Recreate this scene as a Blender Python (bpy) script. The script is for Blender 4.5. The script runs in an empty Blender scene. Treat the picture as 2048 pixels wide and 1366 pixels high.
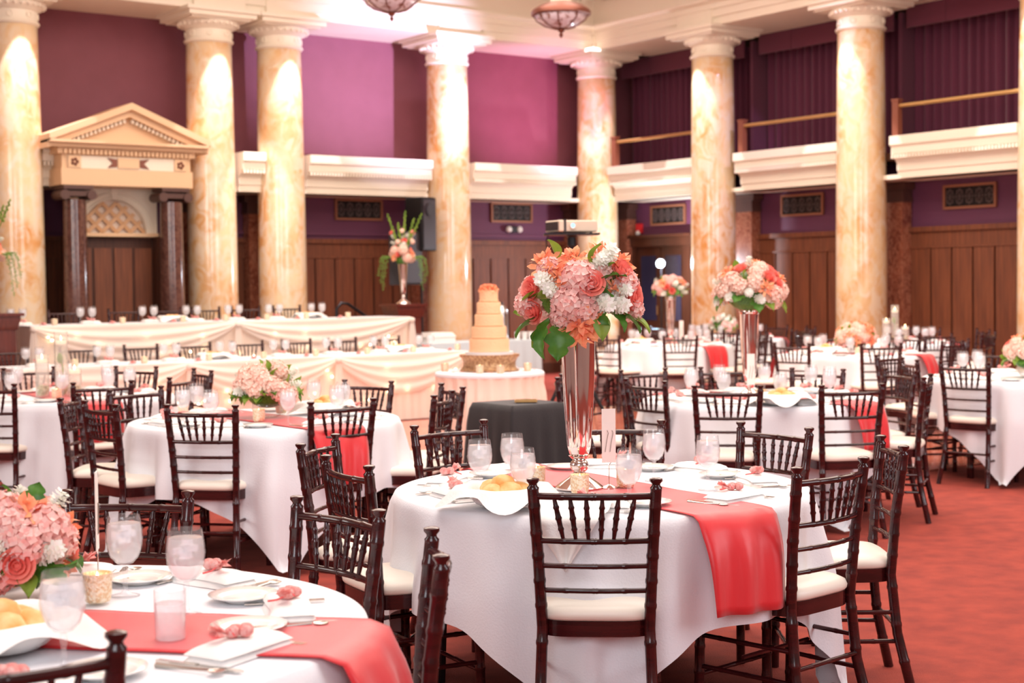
import bpy, bmesh, math, random
from math import sin, cos, pi, radians, atan2, sqrt, hypot, floor
from mathutils import Vector, Matrix, Euler

random.seed(7)
scene = bpy.context.scene
COL = scene.collection

# ------------------------------------------------------------------ camera
# The room is laid out with the back wall along +X (y = 19.8) and the right wall along Y (x = 16.35).
CAM_H = 1.53
HEAD = radians(36.2)          # camera heading, measured from +Y towards +X
PITCH = math.atan(113 / 3000)
ROLL = 0.0114
fwd0 = Vector((sin(HEAD), cos(HEAD), 0)); right0 = Vector((cos(HEAD), -sin(HEAD), 0)); up = Vector((0, 0, 1))
F = fwd0 * cos(PITCH) - up * sin(PITCH)
U = fwd0 * sin(PITCH) + up * cos(PITCH)
Xc = right0 * cos(ROLL) - U * sin(ROLL)
Yc = right0 * sin(ROLL) + U * cos(ROLL)
cam = bpy.data.cameras.new('camera'); camo = bpy.data.objects.new('camera', cam); COL.objects.link(camo)
m = Matrix((( Xc.x, Yc.x, -F.x, 0), (Xc.y, Yc.y, -F.y, 0), (Xc.z, Yc.z, -F.z, CAM_H), (0, 0, 0, 1)))
camo.matrix_world = m
cam.sensor_width = 36; cam.lens = 3000 * 36 / 2048
cam.clip_start = .05; cam.clip_end = 200
cam.dof.use_dof = True; cam.dof.focus_distance = 5.1; cam.dof.aperture_fstop = 4.0
scene.camera = camo

# ------------------------------------------------------------------ world, lights, exposure
w = bpy.data.worlds.new('world'); scene.world = w; w.use_nodes = True
w.node_tree.nodes['Background'].inputs[0].default_value = (1.0, .93, .90, 1)
w.node_tree.nodes['Background'].inputs[1].default_value = .3
scene.view_settings.view_transform = 'Standard'
scene.view_settings.look = 'None'
scene.view_settings.exposure = 0.0
scene.view_settings.gamma = 1
scene.view_settings.use_curve_mapping = False
scene.cycles.transparent_max_bounces = 32     # stacks of glasses stay clear

def area(name, loc, size, power, color, target=None, spread=pi):
    l = bpy.data.lights.new(name, 'AREA'); l.shape = 'RECTANGLE'; l.size, l.size_y = size
    l.energy = power; l.color = color; l.spread = spread
    o = bpy.data.objects.new(name, l); COL.objects.link(o); o.location = loc
    d = (Vector(target) - Vector(loc)) if target else Vector((0, 0, -1))
    o.rotation_euler = d.to_track_quat('-Z', 'Y').to_euler()
    return o

def spot(name, loc, target, power, color, angle, blend=.3, radius=.05):
    l = bpy.data.lights.new(name, 'SPOT'); l.energy = power; l.color = color
    l.spot_size = radians(angle); l.spot_blend = blend; l.shadow_soft_size = radius
    o = bpy.data.objects.new(name, l); COL.objects.link(o); o.location = loc
    o.rotation_euler = (Vector(target) - Vector(loc)).to_track_quat('-Z', 'Y').to_euler()
    return o

area('ceiling_light', (4.0, 4.5, 6.5), (7, 6), 470, (1, .92, .86))
area('ceiling_light', (9.5, 13.0, 6.5), (8, 8), 880, (1, .88, .76))
area('ceiling_light', (12.0, 6.0, 6.5), (6, 6), 460, (1, .88, .76))
area('hall_fill', (-1.6, -1.4, 3.4), (4.0, 3.0), 280, (.88, .94, 1), (7, 9, 1.2))  # hall lights here and below: unseen fill panels added to brighten the far walls
area('hall_fill', (8.0, -1.5, 3.4), (5.0, 3.0), 260, (.90, .95, 1), (10, 12, 1.4))
area('hall_fill', (-2.9, 9.0, 3.4), (4.0, 3.0), 260, (1, .95, .9), (9, 13, 1.6))
# narrow accent spots close to the front of every column
COLS_BACK = [6.44, 9.22, 10.33, 13.28, 16.33]
COLS_RIGHT = [17.0, 14.05, 11.1]
YB, XR = 19.8, 16.35
for x in COLS_BACK[:4]:
    spot('column_spot', (x + .05, YB - .98, 6.1), (x, YB - .30, .3), 860, (1, .90, .98), 40, .08, .03)
spot('column_spot', (XR - .70, YB - .70, 6.1), (XR - .2, YB - .2, .3), 860, (1, .90, .98), 40, .08, .03)
for y in COLS_RIGHT:
    spot('column_spot', (XR - .98, y + .05, 6.1), (XR - .30, y, .3), 780, (.95, .95, 1), 40, .08, .03)
# violet and magenta party lights on the upper back wall
spot('violet_light', (13.9, 15.2, 3.0), (12.0, 20.4, 5.1), 3600, (.70, .60, 1), 42, 1.0)
spot('magenta_light', (15.7, 17.6, 3.3), (15.2, 20.4, 4.7), 600, (1, .38, .86), 60, 1.0)
spot('violet_light', (15.0, 12.5, 5.9), (17.0, 18.2, 2.4), 500, (.62, .55, 1), 34, .7)

# ------------------------------------------------------------------ materials
def lin(c):
    c = c / 255
    return c / 12.92 if c <= .04045 else ((c + .055) / 1.055) ** 2.4
def rgb(r, g, b): return (lin(r), lin(g), lin(b), 1)

def mat(name, col, rough=.5, metal=0, coat=0, spec=.5, sheen=0, bump=None, noise=None, trans=0, emit=None, island=None, sub=0, alpha=None):
    M = bpy.data.materials.new(name); M.use_nodes = True
    nt = M.node_tree; N = nt.nodes; L = nt.links
    b = N['Principled BSDF']
    b.inputs['Base Color'].default_value = col
    b.inputs['Roughness'].default_value = rough
    b.inputs['Metallic'].default_value = metal
    b.inputs['Coat Weight'].default_value = coat
    b.inputs['Specular IOR Level'].default_value = spec
    b.inputs['Sheen Weight'].default_value = sheen
    b.inputs['Transmission Weight'].default_value = trans
    if alpha is not None: b.inputs['Alpha'].default_value = alpha
    tc = N.new('ShaderNodeTexCoord')
    if noise:          # (scale, second colour, contrast lo, hi, stretch)
        sc, c2, lo, hi = noise[:4]
        tx = N.new('ShaderNodeTexNoise'); tx.inputs['Scale'].default_value = sc; tx.inputs['Detail'].default_value = 6
        if len(noise) > 4:
            mp = N.new('ShaderNodeMapping'); mp.inputs['Scale'].default_value = noise[4]
            L.new(tc.outputs['Object'], mp.inputs[0]); L.new(mp.outputs[0], tx.inputs['Vector'])
        else: L.new(tc.outputs['Object'], tx.inputs['Vector'])
        cr = N.new('ShaderNodeValToRGB'); cr.color_ramp.elements[0].position = lo; cr.color_ramp.elements[1].position = hi
        cr.color_ramp.elements[0].color = col; cr.color_ramp.elements[1].color = c2
        L.new(tx.outputs['Fac'], cr.inputs[0]); L.new(cr.outputs[0], b.inputs['Base Color'])
    if island:         # list of colours picked per loose piece
        g = N.new('ShaderNodeNewGeometry'); cr = N.new('ShaderNodeValToRGB')
        e = cr.color_ramp.elements
        e[0].color = island[0]; e[1].color = island[-1]
        for i, c in enumerate(island[1:-1]): e.new((i + 1) / (len(island) - 1)).color = c
        L.new(g.outputs['Random Per Island'], cr.inputs[0]); L.new(cr.outputs[0], b.inputs['Base Color'])
    if bump:
        tx = N.new('ShaderNodeTexNoise'); tx.inputs['Scale'].default_value = bump[0]; tx.inputs['Detail'].default_value = 4
        L.new(tc.outputs['Object'], tx.inputs['Vector'])
        bp = N.new('ShaderNodeBump'); bp.inputs['Strength'].default_value = bump[1]; bp.inputs['Distance'].default_value = .01
        L.new(tx.outputs['Fac'], bp.inputs['Height']); L.new(bp.outputs[0], b.inputs['Normal'])
    if emit:
        b.inputs['Emission Color'].default_value = emit[0]; b.inputs['Emission Strength'].default_value = emit[1]
    if sub:            # thin cloth or petal: let some light through
        tr = N.new('ShaderNodeBsdfTranslucent'); mx = N.new('ShaderNodeMixShader'); mx.inputs[0].default_value = sub
        src = b.inputs['Base Color'].links
        if src: L.new(src[0].from_socket, tr.inputs[0])
        else: tr.inputs[0].default_value = col
        L.new(b.outputs[0], mx.inputs[1]); L.new(tr.outputs[0], mx.inputs[2])
        L.new(mx.outputs[0], N['Material Output'].inputs[0])
    return M

def clear_mat(name, tint, opac, rough, body=(.9, .93, .95, 1)):
    """thin clear wall: see-through with a glossy skin and a little milky body"""
    M = bpy.data.materials.new(name); M.use_nodes = True
    nt = M.node_tree; N = nt.nodes; L = nt.links
    for n in list(N):
        if n.type != 'OUTPUT_MATERIAL': N.remove(n)
    out = [n for n in N if n.type == 'OUTPUT_MATERIAL'][0]
    t = N.new('ShaderNodeBsdfTransparent'); t.inputs[0].default_value = tint
    g = N.new('ShaderNodeBsdfGlossy'); g.inputs['Roughness'].default_value = rough
    d = N.new('ShaderNodeBsdfDiffuse'); d.inputs[0].default_value = body
    lw = N.new('ShaderNodeLayerWeight'); lw.inputs[0].default_value = .5
    pw = N.new('ShaderNodeMath'); pw.operation = 'POWER'; pw.inputs[1].default_value = 3
    ml = N.new('ShaderNodeMath'); ml.operation = 'MULTIPLY_ADD'; ml.inputs[1].default_value = .55; ml.inputs[2].default_value = .04
    L.new(lw.outputs['Facing'], pw.inputs[0]); L.new(pw.outputs[0], ml.inputs[0])
    tl = N.new('ShaderNodeBsdfTranslucent'); tl.inputs[0].default_value = body
    dt_ = N.new('ShaderNodeMixShader'); dt_.inputs[0].default_value = .5
    L.new(d.outputs[0], dt_.inputs[1]); L.new(tl.outputs[0], dt_.inputs[2])
    a = N.new('ShaderNodeMixShader'); a.inputs[0].default_value = opac
    L.new(t.outputs[0], a.inputs[1]); L.new(dt_.outputs[0], a.inputs[2])
    b = N.new('ShaderNodeMixShader'); L.new(ml.outputs[0], b.inputs[0])
    L.new(a.outputs[0], b.inputs[1]); L.new(g.outputs[0], b.inputs[2])
    L.new(b.outputs[0], out.inputs[0])
    return M

def marble_mat(name, base, patch, vein, rough=.18, sc=1.0):
    M = bpy.data.materials.new(name); M.use_nodes = True
    nt = M.node_tree; N = nt.nodes; L = nt.links; b = N['Principled BSDF']
    b.inputs['Roughness'].default_value = rough; b.inputs['Coat Weight'].default_value = .3; b.inputs['Coat Roughness'].default_value = .08
    g = N.new('ShaderNodeNewGeometry'); mp = N.new('ShaderNodeMapping'); mp.inputs['Scale'].default_value = (1, 1, .7)
    L.new(g.outputs['Position'], mp.inputs[0])
    t1 = N.new('ShaderNodeTexNoise'); t1.inputs['Scale'].default_value = 1.5 * sc; t1.inputs['Detail'].default_value = 8; t1.inputs['Distortion'].default_value = .9
    t2 = N.new('ShaderNodeTexNoise'); t2.inputs['Scale'].default_value = 5.5 * sc; t2.inputs['Detail'].default_value = 10; t2.inputs['Distortion'].default_value = 1.6
    for t in (t1, t2): L.new(mp.outputs[0], t.inputs['Vector'])
    r1 = N.new('ShaderNodeValToRGB'); e = r1.color_ramp.elements; e[0].position = .42; e[0].color = base; e[1].position = .68; e[1].color = patch
    L.new(t1.outputs['Fac'], r1.inputs[0])
    r2 = N.new('ShaderNodeValToRGB'); e = r2.color_ramp.elements; e[0].position = .40; e[0].color = (0, 0, 0, 1); e[1].position = .62; e[1].color = (.7, .7, .7, 1)
    L.new(t2.outputs['Fac'], r2.inputs[0])
    mx = N.new('ShaderNodeMix'); mx.data_type = 'RGBA'
    L.new(r2.outputs[0], mx.inputs['Factor']); L.new(r1.outputs[0], mx.inputs['A']); mx.inputs['B'].default_value = vein
    L.new(mx.outputs['Result'], b.inputs['Base Color'])
    return M

MT = dict(
    plaster=mat('ivory_plaster', rgb(236, 224, 204), .55, bump=(30, .05)),
    tan_plaster=mat('tan_plaster', rgb(228, 190, 150), .5, bump=(30, .05)),
    marble=marble_mat('cream_marble', rgb(230, 198, 154), rgb(208, 138, 66), rgb(230, 212, 188)),
    redmarble=marble_mat('red_marble', rgb(142, 80, 58), rgb(104, 50, 38), rgb(176, 118, 92), .25, 3),
    darkmarble=marble_mat('dark_marble', rgb(92, 58, 50), rgb(66, 38, 34), rgb(118, 82, 70), .14, 3),
    bronze=mat('dark_stone_capital', rgb(84, 54, 46), .45, bump=(60, .3)),
    maroon=mat('maroon_wall_paint', rgb(130, 72, 84), .7, bump=(90, .15), noise=(3, rgb(124, 67, 78), .3, .7)),
    greywall=mat('warm_grey_wall', rgb(168, 152, 150), .7, bump=(60, .1)),
    purple=mat('plum_wall_paint', rgb(104, 54, 82), .65, bump=(90, .1)),
    wood=mat('oak_panel', rgb(126, 70, 42), .55, noise=(4, rgb(100, 54, 34), .35, .65, (9, 9, .5))),
    wooddark=mat('dark_oak', rgb(80, 42, 26), .4, noise=(4, rgb(62, 32, 20), .35, .65, (9, 9, .5))),
    cherry=mat('cherry_wood', rgb(104, 40, 28), .35, coat=.3, noise=(5, rgb(88, 32, 22), .4, .6, (6, 6, .5))),
    carpet=mat('red_carpet', rgb(160, 62, 46), .95, noise=(7, rgb(134, 48, 38), .35, .68), bump=(160, .5)),
    dance=mat('polished_dance_floor', rgb(206, 122, 98), .16, coat=.3, noise=(2, rgb(196, 108, 88), .4, .6)),
    curtain=mat('plum_velvet', rgb(94, 32, 58), .85, sheen=.3),
    valance=mat('plum_valance', rgb(104, 40, 62), .85, sheen=.3),
    brass=mat('brass', rgb(200, 160, 104), .35, metal=.75),
    brown=mat('brown_post', rgb(128, 72, 54), .45),
    grille=mat('black_iron', rgb(34, 30, 30), .5, metal=.4),
    frame=mat('copper_frame', rgb(158, 104, 78), .45, metal=.2),
    lattice=mat('tan_lattice', rgb(206, 160, 116), .5),
    pane=mat('pale_pane', rgb(232, 214, 196), .3),
    chair=mat('mahogany_lacquer', rgb(62, 16, 18), .2, coat=.15, noise=(6, rgb(40, 10, 12), .4, .65, (1, 1, 8))),
    cushion=mat('ivory_vinyl', rgb(240, 232, 218), .42, bump=(25, .05)),
    linen=mat('white_linen', rgb(234, 235, 240), .8, bump=(140, .15), sheen=.2),
    napkin=mat('white_napkin', rgb(246, 243, 240), .8, bump=(120, .2)),
    satin=mat('coral_satin', rgb(216, 38, 46), .4, sheen=.3, bump=(5, .1)),
    sheer=mat('peach_sheer', rgb(255, 244, 236), .8, sheen=.3, sub=.35),
    skirt=mat('ivory_skirt', rgb(254, 232, 216), .7, sheen=.2, sub=.2),
    pinkskirt=mat('blush_satin_skirt', rgb(250, 224, 208), .38, sheen=.4),
    blue=mat('pale_blue_cloth', rgb(208, 222, 230), .8),
    black=mat('black_cloth', rgb(40, 36, 38), .85, bump=(120, .2), sheen=.2),
    blackmetal=mat('black_metal', rgb(20, 18, 22), .4, metal=.3),
    steel=mat('steel', rgb(206, 206, 208), .22, metal=1),
    mirror=mat('silver_vase', rgb(232, 220, 214), .07, metal=1),
    silver=mat('cutlery_silver', rgb(214, 208, 200), .2, metal=1),
    glass=clear_mat('drinking_glass', (.99, .99, 1, 1), .07, .04, (1, 1, 1, 1)),
    water=clear_mat('iced_water', (.99, .99, 1, 1), .38, .08, (1, 1, 1, 1)),
    cylglass=clear_mat('clear_cylinder', (1, 1, .99, 1), .14, .04, (1, .98, .94, 1)),
    vaseglass=clear_mat('glass_vase', (.90, .87, .86, 1), .22, .03, (.86, .78, .74, 1)),
    ice=mat('ice_cube', rgb(240, 240, 244), .1, coat=.5),
    china=mat('white_china', rgb(246, 244, 240), .15, coat=.5),
    roll=mat('bread_crust', rgb(226, 160, 84), .6, noise=(14, rgb(244, 206, 148), .4, .62), bump=(40, .2)),
    favour=mat('pink_tulle', rgb(248, 158, 152), .6, noise=(60, rgb(255, 206, 200), .42, .6), bump=(120, .8), sub=.2),
    ribbon=mat('pink_ribbon', rgb(232, 100, 100), .4),
    gold=mat('mercury_gold', rgb(240, 204, 160), .35, metal=.35, noise=(120, rgb(255, 240, 214), .42, .58), bump=(160, .8)),
    flame=mat('candle_flame', rgb(255, 220, 160), .5, emit=((1, .74, .38, 1), 9)),
    bulb=mat('warm_bulb', rgb(255, 224, 180), .5, emit=((1, .80, .50, 1), 22)),
    wax=mat('white_wax', rgb(250, 236, 214), .5, emit=((1, .82, .6, 1), .25)),
    pebble=mat('river_pebble', rgb(196, 184, 140), .4, island=[rgb(210, 200, 150), rgb(170, 160, 110), rgb(230, 222, 180)]),
    cake=mat('peach_buttercream', rgb(248, 200, 156), .6, bump=(70, .8)),
    cakestand=mat('hammered_gold_stand', rgb(206, 170, 130), .35, metal=.6, noise=(60, rgb(160, 116, 84), .42, .6), bump=(60, 1.0)),
    paper=mat('white_card', rgb(246, 236, 228), .7),
    ink=mat('grey_script_ink', rgb(150, 130, 120), .6),
    screenw=mat('projector_white', rgb(226, 206, 184), .4),
    projgrey=mat('projector_grey', rgb(52, 44, 48), .5),
    lens=mat('projector_lens', rgb(80, 150, 210), .05, emit=((.35, .75, 1, 1), 1.6)),
    lampglow=mat('lamp_glow', rgb(255, 255, 255), .5, emit=((.82, .9, 1, 1), 60)),
    domeglass=mat('frosted_dome', rgb(214, 200, 210), .25, coat=.6, bump=(26, 1.0), noise=(14, rgb(150, 110, 104), .50, .60)),
    copper=mat('copper_fixture', rgb(126, 76, 62), .35, metal=.6, bump=(40, .4)),
    red=mat('red_plastic', rgb(210, 40, 44), .4),
    white=mat('white_plastic', rgb(235, 232, 228), .4),
    doorblue=mat('dark_door_glass', rgb(44, 46, 74), .2),
    hyd=mat('hydrangea_petal', rgb(246, 190, 180), .6, island=[rgb(255, 216, 208), rgb(248, 184, 178), rgb(255, 236, 228), rgb(252, 200, 190)], sub=.25),
    hydw=mat('pale_hydrangea_petal', rgb(255, 220, 200), .6, island=[rgb(255, 232, 216), rgb(254, 208, 190), rgb(255, 246, 234)], sub=.25),
    rose=mat('coral_rose_petal', rgb(250, 132, 122), .5, noise=(20, rgb(253, 162, 146), .4, .6), sub=.2),
    lily=mat('orange_lily_petal', rgb(253, 152, 116), .5, noise=(30, rgb(255, 186, 136), .4, .65), sub=.2),
    stock=mat('white_stock_petal', rgb(246, 242, 236), .6, island=[rgb(250, 248, 244), rgb(226, 230, 214), rgb(255, 255, 250)], sub=.2),
    leaf=mat('green_leaf', rgb(96, 148, 52), .42, noise=(14, rgb(58, 112, 36), .35, .65), sub=.2),
    lightleaf=mat('light_green_leaf', rgb(150, 178, 70), .45, noise=(14, rgb(112, 150, 48), .35, .65), sub=.25),
    stem=mat('green_stem', rgb(92, 130, 60), .5),
    fern=mat('fern_green', rgb(112, 150, 62), .6, sub=.2),
)

# ------------------------------------------------------------------ mesh helpers
class MB:
    def __init__(s): s.v = []; s.f = []
    def add(s, vs, fs):
        n = len(s.v); s.v += [tuple(v) for v in vs]; s.f += [tuple(i + n for i in f) for f in fs]; return s
    def box(s, c, d, rz=0, taper=1):
        x, y, z = d[0] / 2, d[1] / 2, d[2] / 2; vs = []
        for k in (-1, 1):
            t = taper if k > 0 else 1
            for (a, b) in ((-1, -1), (1, -1), (1, 1), (-1, 1)):
                X, Y = a * x * t, b * y * t
                vs.append((c[0] + X * cos(rz) - Y * sin(rz), c[1] + X * sin(rz) + Y * cos(rz), c[2] + k * z))
        return s.add(vs, [(3, 2, 1, 0), (4, 5, 6, 7), (0, 1, 5, 4), (1, 2, 6, 5), (2, 3, 7, 6), (3, 0, 4, 7)])
    def tube(s, pts, rad, n=8, cap=True):
        pts = [Vector(p) for p in pts]; m = len(pts)
        if not hasattr(rad, '__len__'): rad = [rad] * m
        vs = []; fs = []; a = None
        for i, p in enumerate(pts):
            t = (pts[min(i + 1, m - 1)] - pts[max(i - 1, 0)]).normalized()
            if a is None: a = t.orthogonal().normalized()
            else: a = (a - t * a.dot(t)).normalized()
            b = t.cross(a)
            for k in range(n):
                q = 2 * pi * k / n
                vs.append(p + (a * cos(q) + b * sin(q)) * rad[i])
        for i in range(m - 1):
            for k in range(n):
                fs.append((i * n + k, i * n + (k + 1) % n, (i + 1) * n + (k + 1) % n, (i + 1) * n + k))
        if cap: fs += [tuple(range(n - 1, -1, -1)), tuple(range((m - 1) * n, m * n))]
        return s.add(vs, fs)
    def lathe(s, prof, n=24, c=(0, 0, 0), closed=False):
        vs = []; fs = []; m = len(prof)
        for r, z in prof:
            for k in range(n):
                q = 2 * pi * k / n; vs.append((c[0] + r * cos(q), c[1] + r * sin(q), c[2] + z))
        for i in range(m - 1):
            for k in range(n):
                fs.append((i * n + k, i * n + (k + 1) % n, (i + 1) * n + (k + 1) % n, (i + 1) * n + k))
        if not closed:
            if prof[0][0] > 1e-4: fs.append(tuple(range(n - 1, -1, -1)))
            if prof[-1][0] > 1e-4: fs.append(tuple(range((m - 1) * n, m * n)))
        return s.add(vs, fs)
    def grid(s, fn, nu, nv, wrap=False):
        vs = [fn(i / (nu if wrap else nu - 1), j / (nv - 1)) for j in range(nv) for i in range(nu)]; fs = []
        for j in range(nv - 1):
            for i in range(nu if wrap else nu - 1):
                fs.append((j * nu + i, j * nu + (i + 1) % nu, (j + 1) * nu + (i + 1) % nu, (j + 1) * nu + i))
        return s.add(vs, fs)
    def prism(s, poly, axis, a, b):
        """extrude a 2-D outline along an axis; poly in the other two axes"""
        n = len(poly)
        def P(u, v, t): return {'x': (t, u, v), 'y': (u, t, v), 'z': (u, v, t)}[axis]
        vs = [P(u, v, a) for u, v in poly] + [P(u, v, b) for u, v in poly]
        return s.add(vs, [tuple(range(n)), tuple(range(2 * n - 1, n - 1, -1))] + [(i, i + n, (i + 1) % n + n, (i + 1) % n) for i in range(n)])
    def ball(s, c, r, n=10, m=7, sq=1):
        return s.lathe([(r * sin(pi * j / (m - 1)), -r * sq * cos(pi * j / (m - 1))) for j in range(m)], n, c)
    def mesh(s, name, smooth=False, mats=None):
        me = bpy.data.meshes.new(name); me.from_pydata(s.v, [], s.f)
        bm = bmesh.new(); bm.from_mesh(me); bmesh.ops.recalc_face_normals(bm, faces=bm.faces); bm.to_mesh(me); bm.free()
        if smooth:
            me.shade_smooth()
            if smooth != 'all': me.set_sharp_from_angle(angle=radians(55))
        if mats: me.materials.append(mats)
        return me

def obj(name, mb, m, parent=None, smooth=False, loc=None, rot=None, kind=None, label=None):
    me = mb.mesh(name, smooth, MT[m] if isinstance(m, str) else m) if isinstance(mb, MB) else mb
    o = bpy.data.objects.new(name, me); COL.objects.link(o)
    if parent: o.parent = parent
    if loc is not None: o.location = loc
    if rot is not None: o.rotation_euler = rot
    if kind: o['kind'] = kind
    if label: o['label'] = label
    return o
def tag(o, label, cat, group=None):
    o['label'] = label; o['category'] = cat
    if group: o['group'] = group
    return o
def thing(name, label, cat, loc=(0, 0, 0), rz=0, group=None):
    o = bpy.data.objects.new(name, None); COL.objects.link(o); o.location = loc; o.rotation_euler = (0, 0, rz)
    o.empty_display_size = .1
    return tag(o, label, cat, group)
KIDS = {}
def children(o):
    return list(o.children)
def dup(src, loc, rz, label, group=None, kids=None):
    r = src.copy(); COL.objects.link(r); r.location = loc; r.rotation_euler = (0, 0, rz); r['label'] = label
    if group: r['group'] = group
    for ch in (kids if kids is not None else src_kids(src)):
        c = ch[0].copy(); COL.objects.link(c); c.parent = r
        for g in ch[1]:
            d = g.copy(); COL.objects.link(d); d.parent = c
    return r
_sk = {}
def src_kids(src):
    if src.name not in _sk: _sk[src.name] = [(c, list(c.children)) for c in src.children]
    return _sk[src.name]
def struct(name, mb, m, parent=None, smooth=False):
    o = obj(name, mb, m, parent, smooth)
    if not parent: o['kind'] = 'structure'
    return o
class Maker:
    """first call places the prototype itself, later calls copy it"""
    def __init__(s, build): s.build = build; s.proto = None
    def __call__(s, loc, rz, label, group=None):
        if s.proto is None:
            s.proto = s.build(); s.proto.location = loc; s.proto.rotation_euler = (0, 0, rz); s.proto['label'] = label
            if group: s.proto['group'] = group
            return s.proto
        return dup(s.proto, loc, rz, label, group or s.proto.get('group'))

# ------------------------------------------------------------------ room shell
WALLY, WALLX = 20.6, 17.15
struct('floor', MB().box((7.5, 9.5, -.05), (22, 23, .1)), 'carpet')
struct('ceiling', MB().box((7.5, 9.5, 6.95), (22, 23, .1)), 'plaster')
struct('wall_back', MB().box((7.5, WALLY + .15, 1.6), (22, .3, 3.2)), 'purple')
struct('wall_back_upper', MB().box((7.5, WALLY + .1, 4.65), (22, .2, 2.9)), 'maroon')
struct('wall_right', MB().box((WALLX + .15, 9.5, 1.6), (.3, 22.5, 3.2)), 'purple')
struct('wall_right_upper', MB().box((WALLX + .75, 9.5, 4.65), (.2, 22.6, 2.9)), 'wooddark')
struct('balcony_floor', MB().box((WALLX + .1, 9.5, 3.24), (1.5, 20.4, .1)), 'wooddark')
struct('wall_front', MB().box((7.5, -2.15, 3.4), (22, .3, 7)), 'greywall')
struct('wall_left', MB().box((-3.65, 9.5, 3.4), (.3, 23, 7)), 'greywall')
d = struct('dance_floor', MB().box((8.9, 11.0, .006), (7.2, 6.6, .012)), 'dance')
struct('baseboard_back', MB().box((7.5, WALLY - .05, .09), (19.3, .10, .18)), 'wooddark')
struct('baseboard_right', MB().box((WALLX - .05, 9.5, .09), (.10, 22, .18)), 'wooddark')

# wainscot of oak panels: one panel object per board
def wainscot(name, axis, at, a, b, top, skip=None):
    root = MB()
    if axis == 'x': root.box(((a + b) / 2, at - .012, top / 2), (b - a, .024, top))
    else: root.box((at - .012, (a + b) / 2, top / 2), (.024, b - a, top))
    r = struct(name, root, 'wooddark')
    n = max(1, round((b - a) / .36)); wd = (b - a) / n
    bw = MB().box((0, 0, (top - .28 + .2) / 2), (wd - .035, .03, top - .28 - .2)) if axis == 'x' else MB().box((0, 0, (top - .28 + .2) / 2), (.03, wd - .035, top - .28 - .2))
    me = bw.mesh('panel', False, MT['wood'])
    for i in range(n):
        c = a + (i + .5) * wd
        obj('panel', me, None, r, loc=(c, at - .035, 0) if axis == 'x' else (at - .035, c, 0))
    cap = MB()
    for (z0, z1, dp, ) in ((top - .27, top - .07, .045), (top - .07, top, .09), (.0, .2, .06), (top - .30, top - .27, .065)):
        if axis == 'x': cap.box(((a + b) / 2, at - dp / 2, (z0 + z1) / 2), (b - a, dp, z1 - z0))
        else: cap.box((at - dp / 2, (a + b) / 2, (z0 + z1) / 2), (dp, b - a, z1 - z0))
    obj('rail', cap, 'wood', r)
    return r
bays = [3.5, 6.44, 9.22, 10.33, 13.28, 16.33]
k = 1
for a, b in ((4.0, 6.44), (6.70, 8.96), (9.47, 10.08), (10.58, 13.03), (13.53, 17.15)):
    wainscot('trim_%d' % k, 'x', WALLY, a, b, 2.28); k += 1
for a, b in ((14.3, 16.75), (11.35, 13.8), (8.4, 10.85)):
    wainscot('trim_%d' % k, 'y', WALLX, a, b, 2.28); k += 1

# moulding strip along the purple band
struct('trim_9', MB().box((10.5, WALLY - .02, 2.36), (13.3, .04, .05)), 'purple')

# right wall corner bay with the dark door
dr = bpy.data.objects.new('door_1', None); COL.objects.link(dr); dr['kind'] = 'structure'
obj('door_frame', MB().box((WALLX - .06, 18.35, 1.1), (.12, .16, 2.2)).box((WALLX - .06, 19.75, 1.1), (.12, .16, 2.2)).box((WALLX - .08, 19.05, 2.24), (.16, 1.7, .16)).box((WALLX - .11, 19.05, 2.33), (.22, 1.8, .05)), 'wooddark', dr)
for cy in (18.74, 19.36):
    lf = obj('door_leaf', MB().box((WALLX - .03, cy, 1.08), (.06, .60, 2.16)), 'wooddark', dr)
    obj('pane', MB().box((WALLX - .065, cy, 1.45), (.012, .38, 1.1)), 'doorblue', lf)
    obj('door_handle', MB().tube([(WALLX - .1, 19.05 + (.06 if cy > 19.05 else -.06), 1.0), (WALLX - .1, 19.05 + (.06 if cy > 19.05 else -.06), 1.15)], .01), 'brass', lf)
wainscot('trim_10', 'y', WALLX, 17.3, 18.2, 2.28)

# ------------------------------------------------------------------ entablature above the columns
def run(name, axis, a, b, face, prof, m, out):
    """extrude a moulding profile [(projection, z)] along a wall line; out = -1 towards the room"""
    poly = [(face + out * p, z) for p, z in prof]
    return struct(name, MB().prism(poly, 'x' if axis == 'x' else 'y', a, b), m, None)
prof = [(-.9, 5.42), (.34, 5.42), (.34, 5.54), (.37, 5.54), (.37, 5.66), (.40, 5.66), (.40, 5.74), (.47, 5.78), (.47, 5.82),
        (.36, 5.84), (.36, 6.28), (.42, 6.30), (.46, 6.36), (.62, 6.40), (.62, 6.5), (.7, 6.56), (.7, 6.64), (.55, 6.9), (-.9, 6.9)]
run('trim_11', 'x', -3.4, XR + .9, YB, prof, 'plaster', -1)
run('trim_12', 'y', -1.5, YB + .9, XR, prof, 'plaster', -1)
# small dentil course under the cornice and the projecting blocks above every column
me = MB().box((0, 0, 0), (.09, .06, .08)).mesh('dentil', False, MT['plaster'])
dt = struct('trim_13', MB().box((7, YB - .385, 5.76), (19, .05, .02)), 'plaster')
dt2 = struct('trim_14', MB().box((XR - .385, 9.4, 5.76), (.05, 19, .02)), 'plaster')
for i in range(72):
    obj('dentil', me, None, dt, loc=(4.0 + i * .165, YB - .42, 6.23))
for i in range(60):
    obj('dentil', me, None, dt2, loc=(XR - .42, 9.4 + i * .165, 6.23), rot=(0, 0, pi / 2))

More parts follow.
